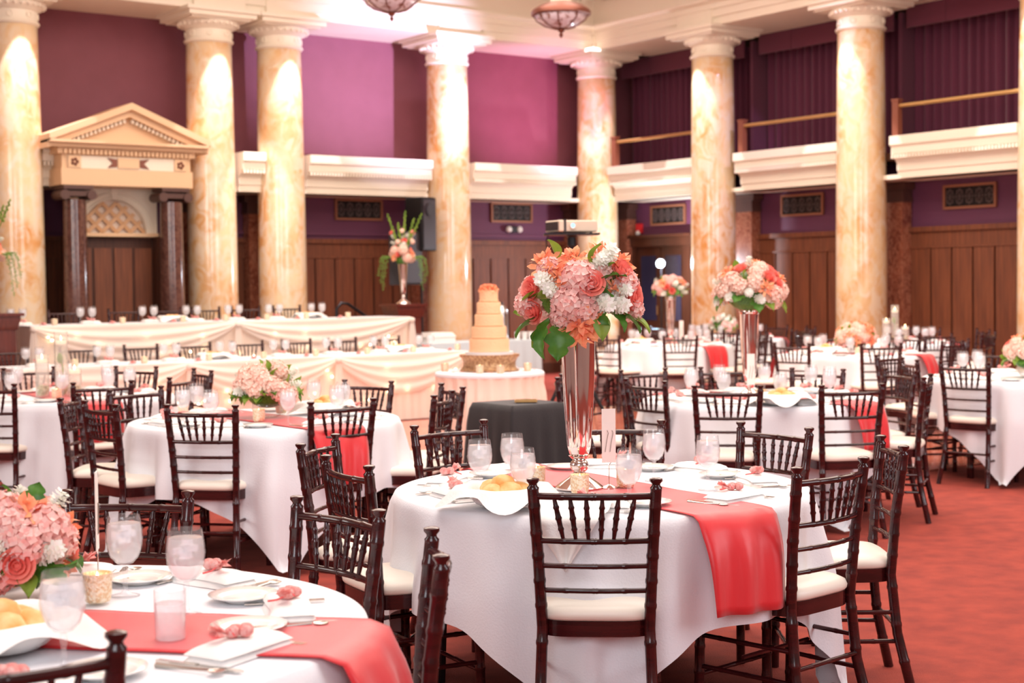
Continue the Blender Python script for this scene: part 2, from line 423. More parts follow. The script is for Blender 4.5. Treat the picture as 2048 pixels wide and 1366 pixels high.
# ------------------------------------------------------------------ balcony front / band between the columns
bprof = [(0, 2.92), (.06, 2.92), (.06, 3.02), (.08, 3.02), (.08, 3.12), (.11, 3.16), (.14, 3.18), (.14, 3.21), (.20, 3.24), (.20, 3.33), (.24, 3.36), (.24, 3.48), (-.3, 3.48), (-.3, 2.92)]
k = 15
def band(axis, a, b, face, m='plaster'):
    global k
    r = run('trim_%d' % k, axis, a, b, face, bprof, m, -1); k += 1
    bl = MB(); n = int((b - a) / .05)
    for i in range(n):
        t = a + (i + .5) * (b - a) / n
        c = (t, face - .185, 3.205) if axis == 'x' else (face - .185, t, 3.205)
        bl.box(c, (.028, .06, .05) if axis == 'x' else (.06, .028, .05))
    o = obj('dentil_strip', bl, m, r, kind='stuff')
for a, b in ((3.4, 6.1), (6.75, 6.95), (9.64, 10.0), (10.72, 12.87), (13.67, 15.75)): band('x', a, b, YB + .05)
for a, b in ((17.3, 19.34), (14.33, 16.38), (11.4, 13.40), (8.3, 10.4)): band('y', a, b, XR + .05)
struct('trim_%d' % k, MB().box((8, YB + .45, 2.95), (17, .75, .06)).box((XR + .42, 12, 2.95), (.7, 15, .06)), 'plaster'); k += 1
struct('trim_%d' % k, MB().box((8, YB + .5, 3.45), (16.6, .65, .05)), 'plaster'); k += 1
struct('trim_%d' % k, MB().box((8.7, 19.96, 3.2), (.5, .3, .56)), 'plaster'); k += 1

# ------------------------------------------------------------------ columns
def make_column():
    t = thing('column', '', 'column', group='tall cream marble columns')
    n = 36; prof = []
    for i in range(15):
        z = .42 + (5.0 - .42) * i / 14; u = i / 14
        prof.append((.355 - .035 * u + .008 * sin(pi * u), z))
    obj('shaft', MB().lathe(prof, n), 'marble', t, 'all')
    obj('base', MB().box((0, 0, .07), (.92, .92, .14)).lathe([(.45, .14), (.47, .18), (.45, .22), (.40, .24), (.385, .27), (.41, .3), (.42, .33), (.40, .37), (.36, .39), (.36, .42)], n), 'plaster', t, True)
    cap = MB().lathe([(.30, 4.98), (.335, 4.99), (.352, 5.015), (.335, 5.04), (.322, 5.05), (.322, 5.17), (.335, 5.175), (.36, 5.19), (.40, 5.23), (.43, 5.26), (.43, 5.285)], n)
    c = obj('capital', cap, 'plaster', t, True)
    obj('abacus', MB().box((0, 0, 5.345), (1.02, 1.02, .07)).box((0, 0, 5.40), (1.10, 1.10, .05)).box((0, 0, 5.30), (.90, .90, .03)), 'plaster', t)
    eg = MB()
    for i in range(28):
        q = 2 * pi * i / 28; eg.ball((.415 * cos(q), .415 * sin(q), 5.245), .028, 6, 5, 1.2)
    obj('egg_moulding', eg, 'plaster', c, True, kind='stuff')
    for i in range(8):
        q = 2 * pi * (i + .5) / 8
        obj('rosette', MB().lathe([(.0, .0), (.018, .01), (.034, .004), (.036, .016), (.044, .012), (.044, 0)], 10), 'plaster', c, True, loc=(.320 * cos(q), .320 * sin(q), 5.11), rot=(0, pi / 2, q))
    obj('impost_block', MB().box((0, 0, 5.60), (.78, .78, .36)).box((0, 0, 5.80), (.90, .90, .06)), 'plaster', t)
    return t
column = Maker(make_column)
for x, l in zip(COLS_BACK, ('cream marble column at the far left edge, left of the pediment doorway',
                            'cream marble column just right of the pediment doorway',
                            'cream marble column paired closely beside the one right of the doorway',
                            'cream marble column behind the cake, left of the magenta wall',
                            'cream marble corner column behind the projector')):
    column((x, YB, 0), 0, l)
for y, l in zip(COLS_RIGHT, ('cream marble column right of the bright lamp',
                             'cream marble column between the two right-hand balconies',
                             'cream marble column at the end of the rightmost balcony')):
    column((XR, y, 0), 0, l)

# red marble pilasters behind the columns, dark capitals
def make_pilaster():
    t = thing('pilaster', '', 'pilaster', group='red marble pilasters on the walls')
    obj('shaft', MB().box((0, 0, 1.35), (.50, .20, 2.7)), 'redmarble', t)
    obj('capital', MB().box((0, 0, 2.66), (.54, .21, .05)).box((0, 0, 2.75), (.52, .205, .14)).box((0, -.01, 2.86), (.62, .22, .10)), 'bronze', t)
    obj('plinth', MB().box((0, -.01, .12), (.58, .22, .24)), 'darkmarble', t)
    return t
pilaster = Maker(make_pilaster)
for x, l in ((6.44, 'red marble pilaster behind the leftmost column'), (9.22, 'red marble pilaster behind the column right of the doorway'),
             (10.33, 'red marble pilaster between the paired columns'), (13.28, 'red marble pilaster behind the speaker, left of the cake column')):
    pilaster((x, WALLY - .125, 0), 0, l)
pilaster((16.45, WALLY - .125, 0), 0, 'red marble pilaster left of the corner column')
pilaster((WALLX - .125, 19.98, 0), -pi / 2, 'red marble pilaster right of the corner column')
for y, l in ((17.0, 'red marble pilaster right of the column beside the lamp'), (14.05, 'red marble pilaster right of the column between the balconies'), (11.1, 'red marble pilaster by the right edge')):
    pilaster((WALLX - .125, y, 0), -pi / 2, l)

# ------------------------------------------------------------------ wall vents, light, alarm
def make_vent():
    t = thing('wall_vent', '', 'vent', group='black iron wall vents')
    obj('backing', MB().box((0, .0, 0), (.80, .02, .28)), 'grille', t)
    fr = MB()
    for z in (-.15, .15): fr.box((0, -.015, z), (.86, .04, .035))
    for x in (-.415, .415): fr.box((x, -.015, 0), (.035, .04, .30))
    obj('frame', fr, 'frame', t)
    g = MB()
    for i in range(5):
        cx = -.32 + i * .16
        g.lathe([(.055, -.006), (.066, -.006), (.066, .006), (.055, .006), (.055, -.006)], 12, (cx, 0, 0), True)
        for q in (0, pi / 4, pi / 2, 3 * pi / 4): g.box((cx, 0, 0), (.15, .008, .01), q)
    for v in range(len(g.v)): x, y, z = g.v[v]; g.v[v] = (x, -.02 + z, y * 1.6)
    obj('grille', g, mat('iron_scroll', rgb(92, 78, 76), .5), t)
    return t
vent = Maker(make_vent)
vent((12.09, WALLY - .012, 2.745), 0, 'black iron wall vent above the gladiolus pedestal')
vent((15.08, WALLY - .012, 2.755), 0, 'black iron wall vent above the emergency light')
vent((WALLX - .012, 18.9, 2.68), -pi / 2, 'black iron wall vent above the bright lamp')
vent((WALLX - .012, 15.87, 2.70), -pi / 2, 'black iron wall vent left of the column between balconies')
vent((WALLX - .012, 12.82, 2.67), -pi / 2, 'black iron wall vent at the right, over the oak panels')
t = thing('emergency_light', 'twin-headed emergency light on the plum wall under a vent', 'light', (15.08, WALLY - .06, 2.47))
obj('body', MB().box((0, 0, 0), (.16, .1, .1)), 'blackmetal', t)
for s in (-.11, .11):
    obj('lamp_head', MB().ball((s, -.04, 0), .055, 12, 8), 'white', t, True)
t = thing('fire_alarm', 'red fire alarm box on the wall beside the dark door', 'alarm', (WALLX - .04, 19.62, 2.45))
obj('body', MB().box((0, 0, .03), (.06, .13, .16)), 'red', t)
obj('strobe', MB().ball((-.03, 0, -.05), .045, 10, 7), 'white', t, True)

# ------------------------------------------------------------------ upper right balconies: curtains, valances, rails
for a, b, nm in ((17.2, 20.3, 'leftmost'), (14.2, 16.95, 'middle'), (11.3, 14.05, 'rightmost'), (8.3, 11.0, 'offstage')):
    n = int((b - a) * 56)
    def fn(u, v, a=a, b=b):
        y = a + (b - a) * u; q = u * (b - a) * 2 * pi / .155
        return (WALLX + .42 + .05 * sin(q + .9 * sin(u * 9)) + .012 * sin(q * 2.3), y, 3.29 + 2.05 * v)
    c = obj('curtain', MB().grid(fn, n, 4), 'curtain', None, 'all'); tag(c, 'dark plum pleated curtain in the %s balcony opening' % nm, 'curtain', None)
    t = thing('valance', 'plum box-pleated valance over the %s balcony curtain' % nm, 'valance', (0, 0, 0))
    m_ = 4; wd = (b - a - .1) / m_
    for i in range(m_):
        obj('pleat', MB().box((WALLX + .13 + (.0 if i % 2 else .012), a + .05 + (i + .5) * wd, 5.30), (.025, wd + .01, .36)), 'valance', t)
struct('trim_%d' % k, MB().box((WALLX + .55, 17.05, 4.3), (.9, .06, 2.1)).box((WALLX + .55, 14.1, 4.3), (.9, .06, 2.1)).box((WALLX + .55, 11.15, 4.3), (.9, .06, 2.1)), 'curtain'); k += 1
for a, b, nm in ((17.36, 19.34, 'leftmost'), (14.38, 16.36, 'middle'), (11.42, 13.42, 'rightmost'), (8.5, 10.6, 'offstage')):
    t = thing('balcony_rail', 'brass balcony handrail with a brown post in the %s opening' % nm, 'railing', (XR, 0, 3.48))
    obj('rail', MB().tube([(0, a, .42), (0, b - .03, .42)], .028, 10), 'brass', t, True)
    obj('post', MB().box((0, b, .245), (.09, .10, .49)).box((0, b, .50), (.11, .12, .03)), 'brown', t)
    obj('post', MB().box((0, a, .23), (.07, .07, .46)), 'brown', t)

# ------------------------------------------------------------------ pediment doorway between the first two columns
pc = 7.8; py = 19.35
t = thing('pediment_doorway', 'ivory pediment doorway with dark columns and a lattice fanlight', 'doorway', (pc, py, 0))
obj('entablature', MB().box((0, .22, 3.02), (1.84, .5, .22)).box((0, .24, 3.22), (1.80, .48, .20)).box((0, .22, 3.36), (1.92, .5, .08)).box((0, .19, 3.43), (2.10, .6, .06)), 'tan_plaster', t)
obj('frieze_panel', MB().box((0, -.008, 3.215), (1.66, .02, .165)), 'plaster', t)
for s in (-.74, .74):
    r = obj('frieze_block', MB().box((s, -.026, 3.215), (.17, .03, .155)), 'tan_plaster', t)
    q = MB()
    for i in range(5): q.ball((s + .035 * cos(i * 1.257), -.045, 3.215 + .035 * sin(i * 1.257)), .022, 6, 5)
    obj('rosette', q, 'brown', r, True)
sc = obj('frieze_tablet', MB().box((0, -.027, 3.215), (.30, .03, .13)), 'tan_plaster', t)
obj('ribbon_end', MB().prism([(-.16, 3.265), (-.29, 3.28), (-.22, 3.215), (-.29, 3.15), (-.16, 3.165)], 'y', -.02, -.035).prism([(.16, 3.265), (.29, 3.28), (.22, 3.215), (.29, 3.15), (.16, 3.165)], 'y', -.035, -.02), 'brown', sc)
dn = MB()
for i in range(30): dn.box((-.87 + i * .06, -.045, 3.345), (.035, .06, .06))
obj('dentil_strip', dn, 'tan_plaster', t, kind='stuff')
for s, nm in ((1, 'raking_cornice'), (-1, 'raking_cornice')):
    o = MB()
    for (lo, hi, y0, y1) in ((0, .09, -.20, .5), (-.09, 0, -.12, .5)):
        o.prism([(s * 1.12, 3.47 + lo), (s * 1.12, 3.47 + hi), (0, 3.92 + hi), (0, 3.92 + lo)], 'y', y0, y1)
    obj(nm, o, 'tan_plaster', t)
obj('tympanum', MB().prism([(-.95, 3.46), (.95, 3.46), (0, 3.84)], 'y', .02, .4), 'tan_plaster', t)
rd = MB()
for s in (-1, 1):
    for i in range(15): u = .06 + i / 15 * .86; rd.box((s * u * 1.0, -.03, 3.80 - u * .40), (.035, .08, .05))
obj('raking_dentil', rd, 'plaster', t, kind='stuff')
obj('sill_cornice', MB().box((0, -.02, 3.47), (2.24, .36, .035)), 'tan_plaster', t)
# arch wall with half-round opening, lattice and door below
arch = MB(); ay = .52; R = .46; cz = 2.30
pts = [(R * cos(pi * i / 24), cz + R * sin(pi * i / 24)) for i in range(25)]
outer = []
for (x, z) in pts:
    a = atan2(z - cz, x); 
    sx = .62 / max(abs(cos(a)), 1e-6); sz = .62 / max(abs(sin(a)), 1e-6); r_ = min(sx, sz); outer.append((r_ * cos(a), cz + r_ * sin(a)))
for i in range(24):
    arch.add([(pts[i][0], ay, pts[i][1]), (outer[i][0], ay, outer[i][1]), (outer[i + 1][0], ay, outer[i + 1][1]), (pts[i + 1][0], ay, pts[i + 1][1]),
              (pts[i][0], ay + .08, pts[i][1]), (pts[i + 1][0], ay + .08, pts[i + 1][1])], [(0, 1, 2, 3), (0, 3, 5, 4)])
obj('arch_surround', arch, 'plaster', t)
ar = MB()
for rr in (.48, .55):
    ar.tube([(rr * cos(pi * i / 24), ay - .01, cz + rr * sin(pi * i / 24)) for i in range(25)], .014, 6)
obj('archivolt', ar, 'plaster', t, True)
obj('keystone', MB().prism([(-.035, 2.76), (.035, 2.76), (.05, 2.92), (-.05, 2.92)], 'y', ay - .03, ay), 'plaster', t)
la = MB()
for s in (-1, 1):
    for i in range(-4, 5):
        c0 = i * .20 + .05; seg = []
        for j in range(41):
            u = -1 + j / 20; x = c0 + u; z = cz + .02 + s * u * 1.0 + .0
            if hypot(x, z - cz) < R and z > cz: seg.append((x, z))
        if len(seg) > 1: la.tube([(seg[0][0], ay + .055, seg[0][1]), (seg[-1][0], ay + .055, seg[-1][1])], .036, 4)
obj('lattice', la, 'lattice', t)
obj('fan_pane', MB().prism([(R * cos(pi * i / 24), cz + R * sin(pi * i / 24)) for i in range(25)], 'y', ay + .08, ay + .09), 'pane', t)
obj('lintel', MB().box((0, ay, 2.28), (1.24, .10, .05)), 'tan_plaster', t)
dd = obj('door_leaf', MB().box((0, ay + .12, 1.12), (1.24, .06, 2.24)), 'wooddark', t)
for i in range(4): obj('panel', MB().box((-.435 + i * .29, ay + .085, 1.15), (.25, .03, 1.9)), 'wood', dd)
obj('door_jamb', MB().box((.64, ay + .03, 1.13), (.12, .2, 2.26)).box((-.64, ay + .03, 1.13), (.12, .2, 2.26)), 'wooddark', t)
for s in (-.70, .66):
    c = obj('doorway_column', MB().lathe([(.20, 0), (.20, .1), (.175, .14), (.165, .2), (.165, 1.2), (.15, 2.72)], 28), 'darkmarble', t, True, loc=(s, .12, 0))
    v = MB().box((0, 0, 2.88), (.40, .36, .05)).box((0, 0, 2.80), (.34, .30, .07))
    for a in (-.18, .18):
        v.tube([(a, -.18, 2.78), (a, .18, 2.78)], .065, 14)
    obj('ionic_capital', v, 'bronze', c)

# ------------------------------------------------------------------ ceiling bowl lamps
def make_bowl():
    t = thing('ceiling_lamp', '', 'lamp', group='copper and frosted glass bowl lamps')
    pr = [(.0, -.20), (.10, -.195), (.22, -.16), (.32, -.09), (.375, 0)]
    obj('bowl', MB().lathe(pr, 28), 'domeglass', t, 'all')
    obj('rim', MB().lathe([(.37, -.03), (.40, -.02), (.405, .02), (.38, .05), (.30, .10), (.16, .15), (.06, .18)], 28), 'copper', t, True)
    obj('finial', MB().lathe([(.0, -.33), (.015, -.31), (.03, -.28), (.012, -.26), (.045, -.23), (.05, -.21), (.02, -.19)], 10), 'copper', t, True)
    ri = MB()
    for i in range(8):
        q = 2 * pi * i / 8; ri.tube([((r + .006) * cos(q), (r + .006) * sin(q), z) for r, z in pr], .009, 5)
    obj('rib', ri, 'copper', t, True)
    obj('canopy', MB().lathe([(.14, .15), (.15, .26), (.10, .36), (.05, .5), (.05, 1.2), (.12, 1.24), (.12, 1.3)], 20), 'plaster', t, True)
    return t
bowl = Maker(make_bowl)
bowl((12.55, 15.95, 5.16), 0, 'copper-ribbed glass bowl lamp hanging above the projector')
bowl((10.35, 16.7, 5.28), 0, 'copper-ribbed glass bowl lamp cut off at the top edge')

# ------------------------------------------------------------------ chiavari chair
def rings(mb, pts, r, n=8, zs=()):
    """rod along pts with bamboo rings: thickened knuckles"""
    P = [Vector(p) for p in pts]; out = []; rad = []
    L = [0]
    for a, b in zip(P, P[1:]): L.append(L[-1] + (b - a).length)
    def at(s):
        for i in range(len(P) - 1):
            if s <= L[i + 1] + 1e-9: return P[i].lerp(P[i + 1], (s - L[i]) / (L[i + 1] - L[i]))
        return P[-1]
    st = sorted(set([0, L[-1]] + [x for l in L[1:-1] for x in (l,)] + [c + d for c in zs for d in (-.011, -.004, .004, .011) if 0 < c + d < L[-1]]))
    for s in st:
        out.append(at(s)); rad.append(r * (1.11 if any(abs(abs(s - c) - .004) < 1e-6 for c in zs) else 1))
    mb.tube(out, rad, n); return mb
def make_chair():
    t = thing('ballroom_chair', '', 'chair')
    for s in (-1, 1):
        p = [(s * .198, -.262, 0), (s * .178, -.212, .22), (s * .170, -.190, .44), (s * .180, -.205, .66), (s * .193, -.232, .885)]
        b = rings(MB(), p, .0185, 12, (.12, .26, .40, .52, .60, .68, .755, .84))
        b.lathe([(.014, .872), (.0185, .882), (.0195, .892), (.0135, .898), (.0135, .904), (.021, .913), (.0205, .920), (.012, .923), (.0, .924)], 10, (s * .193, -.232, 0))
        obj('back_post', b, 'chair', t, True)
    for s in (-1, 1):
        obj('leg', rings(MB(), [(s * .195, .19, 0), (s * .188, .182, .44)], .0175, 12, (.08, .17, .26, .35)), 'chair', t, True)
    def bow(z, x, y, d, n=9, r=.009, nm='rail'):
        pts = [(-x + 2 * x * i / (n - 1), y - d * sin(pi * i / (n - 1)), z) for i in range(n)]
        obj(nm, rings(MB(), pts, r, 8, (x * .45, x, x * 1.55)), 'chair', t, True)
    bow(.865, .186, -.229, .028, r=.0115, nm='top_rail')
    bow(.722, .178, -.213, .026, r=.010)
    bow(.640, .173, -.203, .020, r=.0085)
    bow(.560, .168, -.196, .016, r=.0085)
    for i in range(6):
        u = (i + .5) / 6 * 2 - 1
        top = (u * .152, -.229 - .028 * cos(u * .8 * pi / 2), .862); bot = (u * .118, -.213 - .026 * cos(u * .66 * pi / 2), .724)
        sp = MB(); P0, P1 = Vector(bot), Vector(top)
        sp.tube([P0.lerp(P1, q) for q in (0, .22, .27, .32, .47, .52, .57, .72, .77, .82, 1)], [.0055, .008, .0105, .008, .009, .0115, .009, .008, .0105, .008, .0055], 7)
        obj('spindle', sp, 'chair', t, True)
    def outline(sc, n=40):
        o = []
        for i in range(n):
            q = 2 * pi * i / n; c, s_ = cos(q), sin(q); e = .42
            x = (abs(c) ** e) * (1 if c > 0 else -1); y = (abs(s_) ** e) * (1 if s_ > 0 else -1)
            wd = .183 + .019 * (y + 1) / 2 * 1.2
            o.append((x * wd * sc, -.0 + y * .205 * sc))
        return o
    o = outline(1.0); n = len(o); fr = MB()
    fr.add([(x, y, .412) for x, y in o] + [(x, y, .462) for x, y in o], [tuple(range(n)), tuple(range(2 * n - 1, n - 1, -1))] + [(i, (i + 1) % n, (i + 1) % n + n, i + n) for i in range(n)])
    obj('seat_frame', fr, 'chair', t, True)
    cu = MB(); lv = [(.985, .462), (1.02, .470), (1.03, .482), (1.0, .497), (.90, .508), (.7, .514), (.35, .516)]; vs = []
    for sc, z in lv: vs += [(x, y, z) for x, y in outline(sc)]
    fs = [tuple(range(n)), tuple(range((len(lv) - 1) * n, len(lv) * n))]
    for j in range(len(lv) - 1): fs += [(j * n + i, j * n + (i + 1) % n, (j + 1) * n + (i + 1) % n, (j + 1) * n + i) for i in range(n)]
    obj('seat_cushion', cu.add(vs, fs), 'cushion', t, 'all', label='ivory padded cushion')
    for s in (-1, 1):
        for z in (.30, .19):
            obj('stretcher', rings(MB(), [(s * .191, .186, z), (s * (.180 - (.30 - z) * .05), -.20 - (.30 - z) * .14, z)], .0085, 8, (.09, .20, .31)), 'chair', t, True)
    for z in (.33, .16): obj('stretcher', rings(MB(), [(-.19, .186, z), (.19, .186, z)], .0085, 8, (.09, .19, .29)), 'chair', t, True)
    obj('stretcher', rings(MB(), [(-.18, -.215, .24), (.18, -.215, .24)], .0085, 8, (.09, .19, .29)), 'chair', t, True)
    obj('brace', rings(MB(), [(-.187, .0, .25), (.187, .0, .25)], .008, 6, (.1, .27)), 'chair', t, True)
    return t
chair = Maker(make_chair)

# ------------------------------------------------------------------ table furniture prototypes
def make_goblet():
    t = thing('water_goblet', '', 'glass')
    obj('bowl', MB().lathe([(.006, .078), (.020, .083), (.034, .098), (.0435, .122), (.046, .145), (.0435, .172), (.0385, .203)], 20, closed=True), 'glass', t, 'all')
    obj('stem', MB().lathe([(.036, .0), (.036, .003), (.012, .008), (.006, .018), (.0055, .05), (.008, .066), (.006, .078)], 16), 'glass', t, 'all')
    obj('iced_water', MB().lathe([(.001, .082), (.018, .086), (.032, .100), (.041, .123), (.0435, .145), (.0415, .168), (.039, .183), (.0, .184)], 20), 'water', t, True)
    ic = MB(); rn = random.Random(1)
    for i in range(9):
        a = rn.uniform(0, 6.28); r_ = rn.uniform(.004, .022); ic.box((r_ * cos(a), r_ * sin(a), rn.uniform(.140, .176)), (.019, .017, .014), a)
    obj('ice', ic, 'ice', t, kind='stuff')
    return t
goblet = Maker(make_goblet)
def make_plate():
    t = thing('bread_plate', '', 'plate')
    obj('rim', MB().lathe([(.05, .006), (.062, .009), (.085, .017), (.086, .019), (.062, .012), (.05, .009)], 28, closed=True), 'china', t, 'all')
    obj('well', MB().lathe([(.0, .0), (.045, .0), (.05, .006), (.05, .009), (.0, .006)], 28), 'china', t, True)
    return t
plate = Maker(make_plate)
def make_napkin():
    t = thing('folded_napkin', '', 'napkin')
    for k_ in range(2):
        wd, ln, h0, h1 = ((.112, .245, 0, .020), (.104, .225, .016, .034))[k_]
        def fn(u, v):
            a, b = 2 * u - 1, 2 * v - 1; e = (1 - abs(a) ** 5) * (1 - abs(b) ** 8)
            return (a * wd / 2 * (1 + .03 * sin(v * 6 + k_)) + .004 * sin(v * 5 + k_), b * ln / 2, h0 + (h1 - h0) * e ** .6 + .002 * sin(v * 9 + k_ * 2) * e)
        obj('fold', MB().grid(fn, 13, 15), 'napkin', t, 'all')
    return t
napkin = Maker(make_napkin)
def make_favour():
    t = thing('candy_favour', '', 'favour')
    mb = MB()
    for (x, y) in ((-.018, .004), (.018, -.002), (.0, .012), (.004, -.014)): mb.ball((x, y, .016), .017, 8, 6, .8)
    obj('candy', mb, 'favour', t, 'all')
    rn = random.Random(3); tl = MB()
    for i in range(9):
        q = -pi / 2 * .3 + rn.uniform(-.6, .6) + pi; L_ = rn.uniform(.03, .05)
        tl.add([(-.028, 0, .012), (-.028 + L_ * cos(q - .25), L_ * sin(q - .25), .012 + rn.uniform(0, .03)), (-.028 + L_ * cos(q + .25), L_ * sin(q + .25), .012 + rn.uniform(0, .03))], [(0, 1, 2)])
    obj('tulle_tail', tl, 'favour', t)
    obj('ribbon', MB().tube([(-.028, -.012, .012), (-.028, 0, .024), (-.028, .012, .012), (-.03, .03, .006), (-.02, .05, .002)], .0025, 5), 'ribbon', t)
    return t
favour = Maker(make_favour)
def make_fork():
    t = thing('fork', '', 'fork')
    obj('handle', MB().box((0, -.045, .004), (.010, .11, .003)).box((0, .02, .004), (.006, .04, .003)), 'silver', t)
    f = MB().box((0, .045, .005), (.022, .02, .003))
    for i in range(4): f.box((-.009 + i * .006, .072, .006), (.003, .04, .002))
    obj('tines', f, 'silver', t)
    return t
fork = Maker(make_fork)
def make_knife():
    t = thing('knife', '', 'knife')
    obj('handle', MB().box((0, -.06, .005), (.014, .10, .006)), 'silver', t)
    obj('blade', MB().prism([(-.008, -.01), (.008, -.01), (.008, .09), (.0, .105), (-.008, .09)], 'z', .003, .006), 'silver', t)
    return t
knife = Maker(make_knife)
def make_spoon():
    t = thing('spoon', '', 'spoon')
    obj('handle', MB().tube([(0, -.09, .004), (0, -.02, .005), (0, .04, .008)], [.006, .003, .003], 6), 'silver', t)
    obj('bowl', MB().lathe([(.0, .004), (.012, .005), (.018, .009), (.012, .007), (.0, .006)], 12, (0, .06, 0)), 'silver', t, True)
    return t
spoon = Maker(make_spoon)
def make_votive():
    t = thing('votive_candle', '', 'candle holder')
    obj('cup', MB().lathe([(.026, .0), (.030, .002), (.034, .02), (.0345, .062), (.036, .07), (.033, .07), (.031, .02), (.0, .015)], 16), 'gold', t, True)
    c = obj('candle', MB().lathe([(.027, .016), (.027, .045), (.0, .045)], 12), 'wax', t)
    obj('flame', MB().lathe([(.0, .046), (.006, .054), (.004, .064), (.0, .074)], 8), 'flame', c, True)
    return t
votive = Maker(make_votive)
def make_basket():
    t = thing('bread_basket', '', 'bread basket')
    def cloth(u, v):
        q = 2 * pi * u; n4 = abs(sin(2 * q)) ** 3
        if v < .35: r = .095 * v / .35; z = .012
        else:
            s = (v - .35) / .65; r = .095 + .065 * s + .06 * n4 * s * s + .008 * sin(9 * q) * s; z = .012 + .062 * sin(min(1, s * 1.5) * pi / 2) - max(0, s - .6) * .12 * (.5 + n4)
        return (r * cos(q) * 1.1, r * sin(q), z)
    obj('liner_napkin', MB().grid(cloth, 64, 16, True), 'napkin', t, 'all')
    obj('bowl', MB().lathe([(.06, .0), (.085, .006), (.115, .03), (.125, .048), (.118, .048), (.09, .014), (.0, .006)], 28), 'china', t, True)
    return t
basket = Maker(make_basket)
def make_roll():
    t = thing('dinner_roll', '', 'bread roll')
    obj('crust', MB().lathe([(.0, .0), (.032, .002), (.044, .014), (.045, .028), (.034, .047), (.014, .056), (.0, .057)], 14), 'roll', t, 'all')
    return t
roll = Maker(make_roll)
def make_card():
    t = thing('table_number_card', '', 'card')
    obj('holder_base', MB().lathe([(.034, .0), (.034, .003), (.015, .010), (.004, .014), (.0, .014)], 20), 'mirror', t, True)
    obj('wire', MB().tube([(0, 0, .01), (0, 0, .085), (-.012, 0, .10), (0, 0, .112), (.012, 0, .10), (0, 0, .085)], .0016, 5), 'mirror', t)
    c = obj('card', MB().box((0, 0, .195), (.052, .003, .20)), 'paper', t)
    s = MB()
    for dx in (-.010, .008):
        s.tube([(dx - .004, -.003, .135), (dx, -.003, .165), (dx + .008, -.003, .205), (dx + .004, -.003, .215)], .0012, 4)
    obj('script', s, 'ink', c)
    return t
card = Maker(make_card)
def make_vase(h=.60):
    t = thing('trumpet_vase', '', 'vase')
    m_ = 'mirror'
    obj('foot', MB().lathe([(.088, .0), (.090, .006), (.070, .022), (.042, .040), (.022, .058), (.020, .064)], 28), m_, t, True)
    obj('knop', MB().lathe([(.020, .060), (.030, .070), (.036, .086), (.030, .100), (.022, .106), (.030, .112), (.040, .122)], 24), m_, t, True)
    n = 40; mb = MB(); vs = []; pr = [(.022, .115), (.036, .128), (.043, .16), (.050, .26), (.057, .40), (.063, .545), (.064, .555), (.069, .561), (.069, .571), (.065, .577), (.067, .60), (.072, .63)]
    def fn(u, v):
        i = min(int(v * (len(pr) - 1) + 1e-6), len(pr) - 2); f_ = v * (len(pr) - 1) - i
        r = pr[i][0] * (1 - f_) + pr[i + 1][0] * f_; z = pr[i][1] * (1 - f_) + pr[i + 1][1] * f_
        rr = r * (1 + (.045 * cos(8 * 2 * pi * u) if .14 < z < .53 else 0))
        return (rr * cos(2 * pi * u), rr * sin(2 * pi * u), z)
    obj('trumpet', MB().grid(fn, 80, len(pr), True), m_, t, 'all')
    obj('flower_stems', MB().tube([(.012, .0, .13), (.016, .004, .35), (.004, 0, .58)], .005, 6).tube([(-.012, .01, .14), (-.006, .004, .35), (-.012, 0, .58)], .0045, 6), 'stem', t)
    obj('liner', MB().lathe([(.012, .13), (.033, .14), (.040, .19), (.048, .30), (.056, .45), (.060, .55)], 24, closed=True), 'mirror', t, 'all')
    return t
vase = Maker(make_vase)

# ------------------------------------------------------------------ flowers (shared meshes)
def hydr_mesh(name, m_, r=.055, n=85, seed=1):
    rn = random.Random(seed); mb = MB()
    for i in range(n):
        z = 1 - 1.62 * (i + .5) / n; a = i * 2.39996; s = sqrt(max(0, 1 - z * z))
        d = Vector((s * cos(a), s * sin(a), z)); d = (d + Vector((rn.uniform(-.1, .1),) * 3)).normalized()
        c = d * r * rn.uniform(.90, 1.08); a1 = d.orthogonal().normalized(); b1 = d.cross(a1); ph = rn.uniform(0, pi)
        p = r * .23
        cen = c - d * .003
        for k_ in range(4):
            q = ph + k_ * pi / 2
            e = a1 * cos(q) + b1 * sin(q); e2 = a1 * cos(q + pi / 4) + b1 * sin(q + pi / 4); e3 = a1 * cos(q - pi / 4) + b1 * sin(q - pi / 4)
            mb.add([cen, c + e3 * p * .8 + d * .001, c + e * p * 1.15 + d * .004, c + e2 * p * .8 + d * .001], [(0, 1, 2, 3)])
    mb.ball((0, 0, 0), r * .86, 12, 8)
    return mb.mesh(name, False, MT[m_])
def rose_mesh():
    mb = MB()
    for ring, (n, r0, open_, h) in enumerate(((3, .007, .10, .040), (4, .013, .22, .039), (5, .020, .42, .036), (6, .026, .75, .030))):
        for k_ in range(n):
            q0 = 2 * pi * k_ / n + ring * .6; wd = 2 * pi / n * .72
            def fn(u, v):
                q = q0 + (u - .5) * 2 * wd; hh = h * v * (1 - .25 * (2 * u - 1) ** 2)
                r = r0 * (.55 + .6 * sin(v * pi / 2)) + open_ * .014 * v * v * v
                return (r * cos(q), r * sin(q), -.012 + hh)
            mb.grid(fn, 6, 5)
    mb.ball((0, 0, .0), .014, 8, 6)
    return mb.mesh('rose', 'all', MT['rose'])
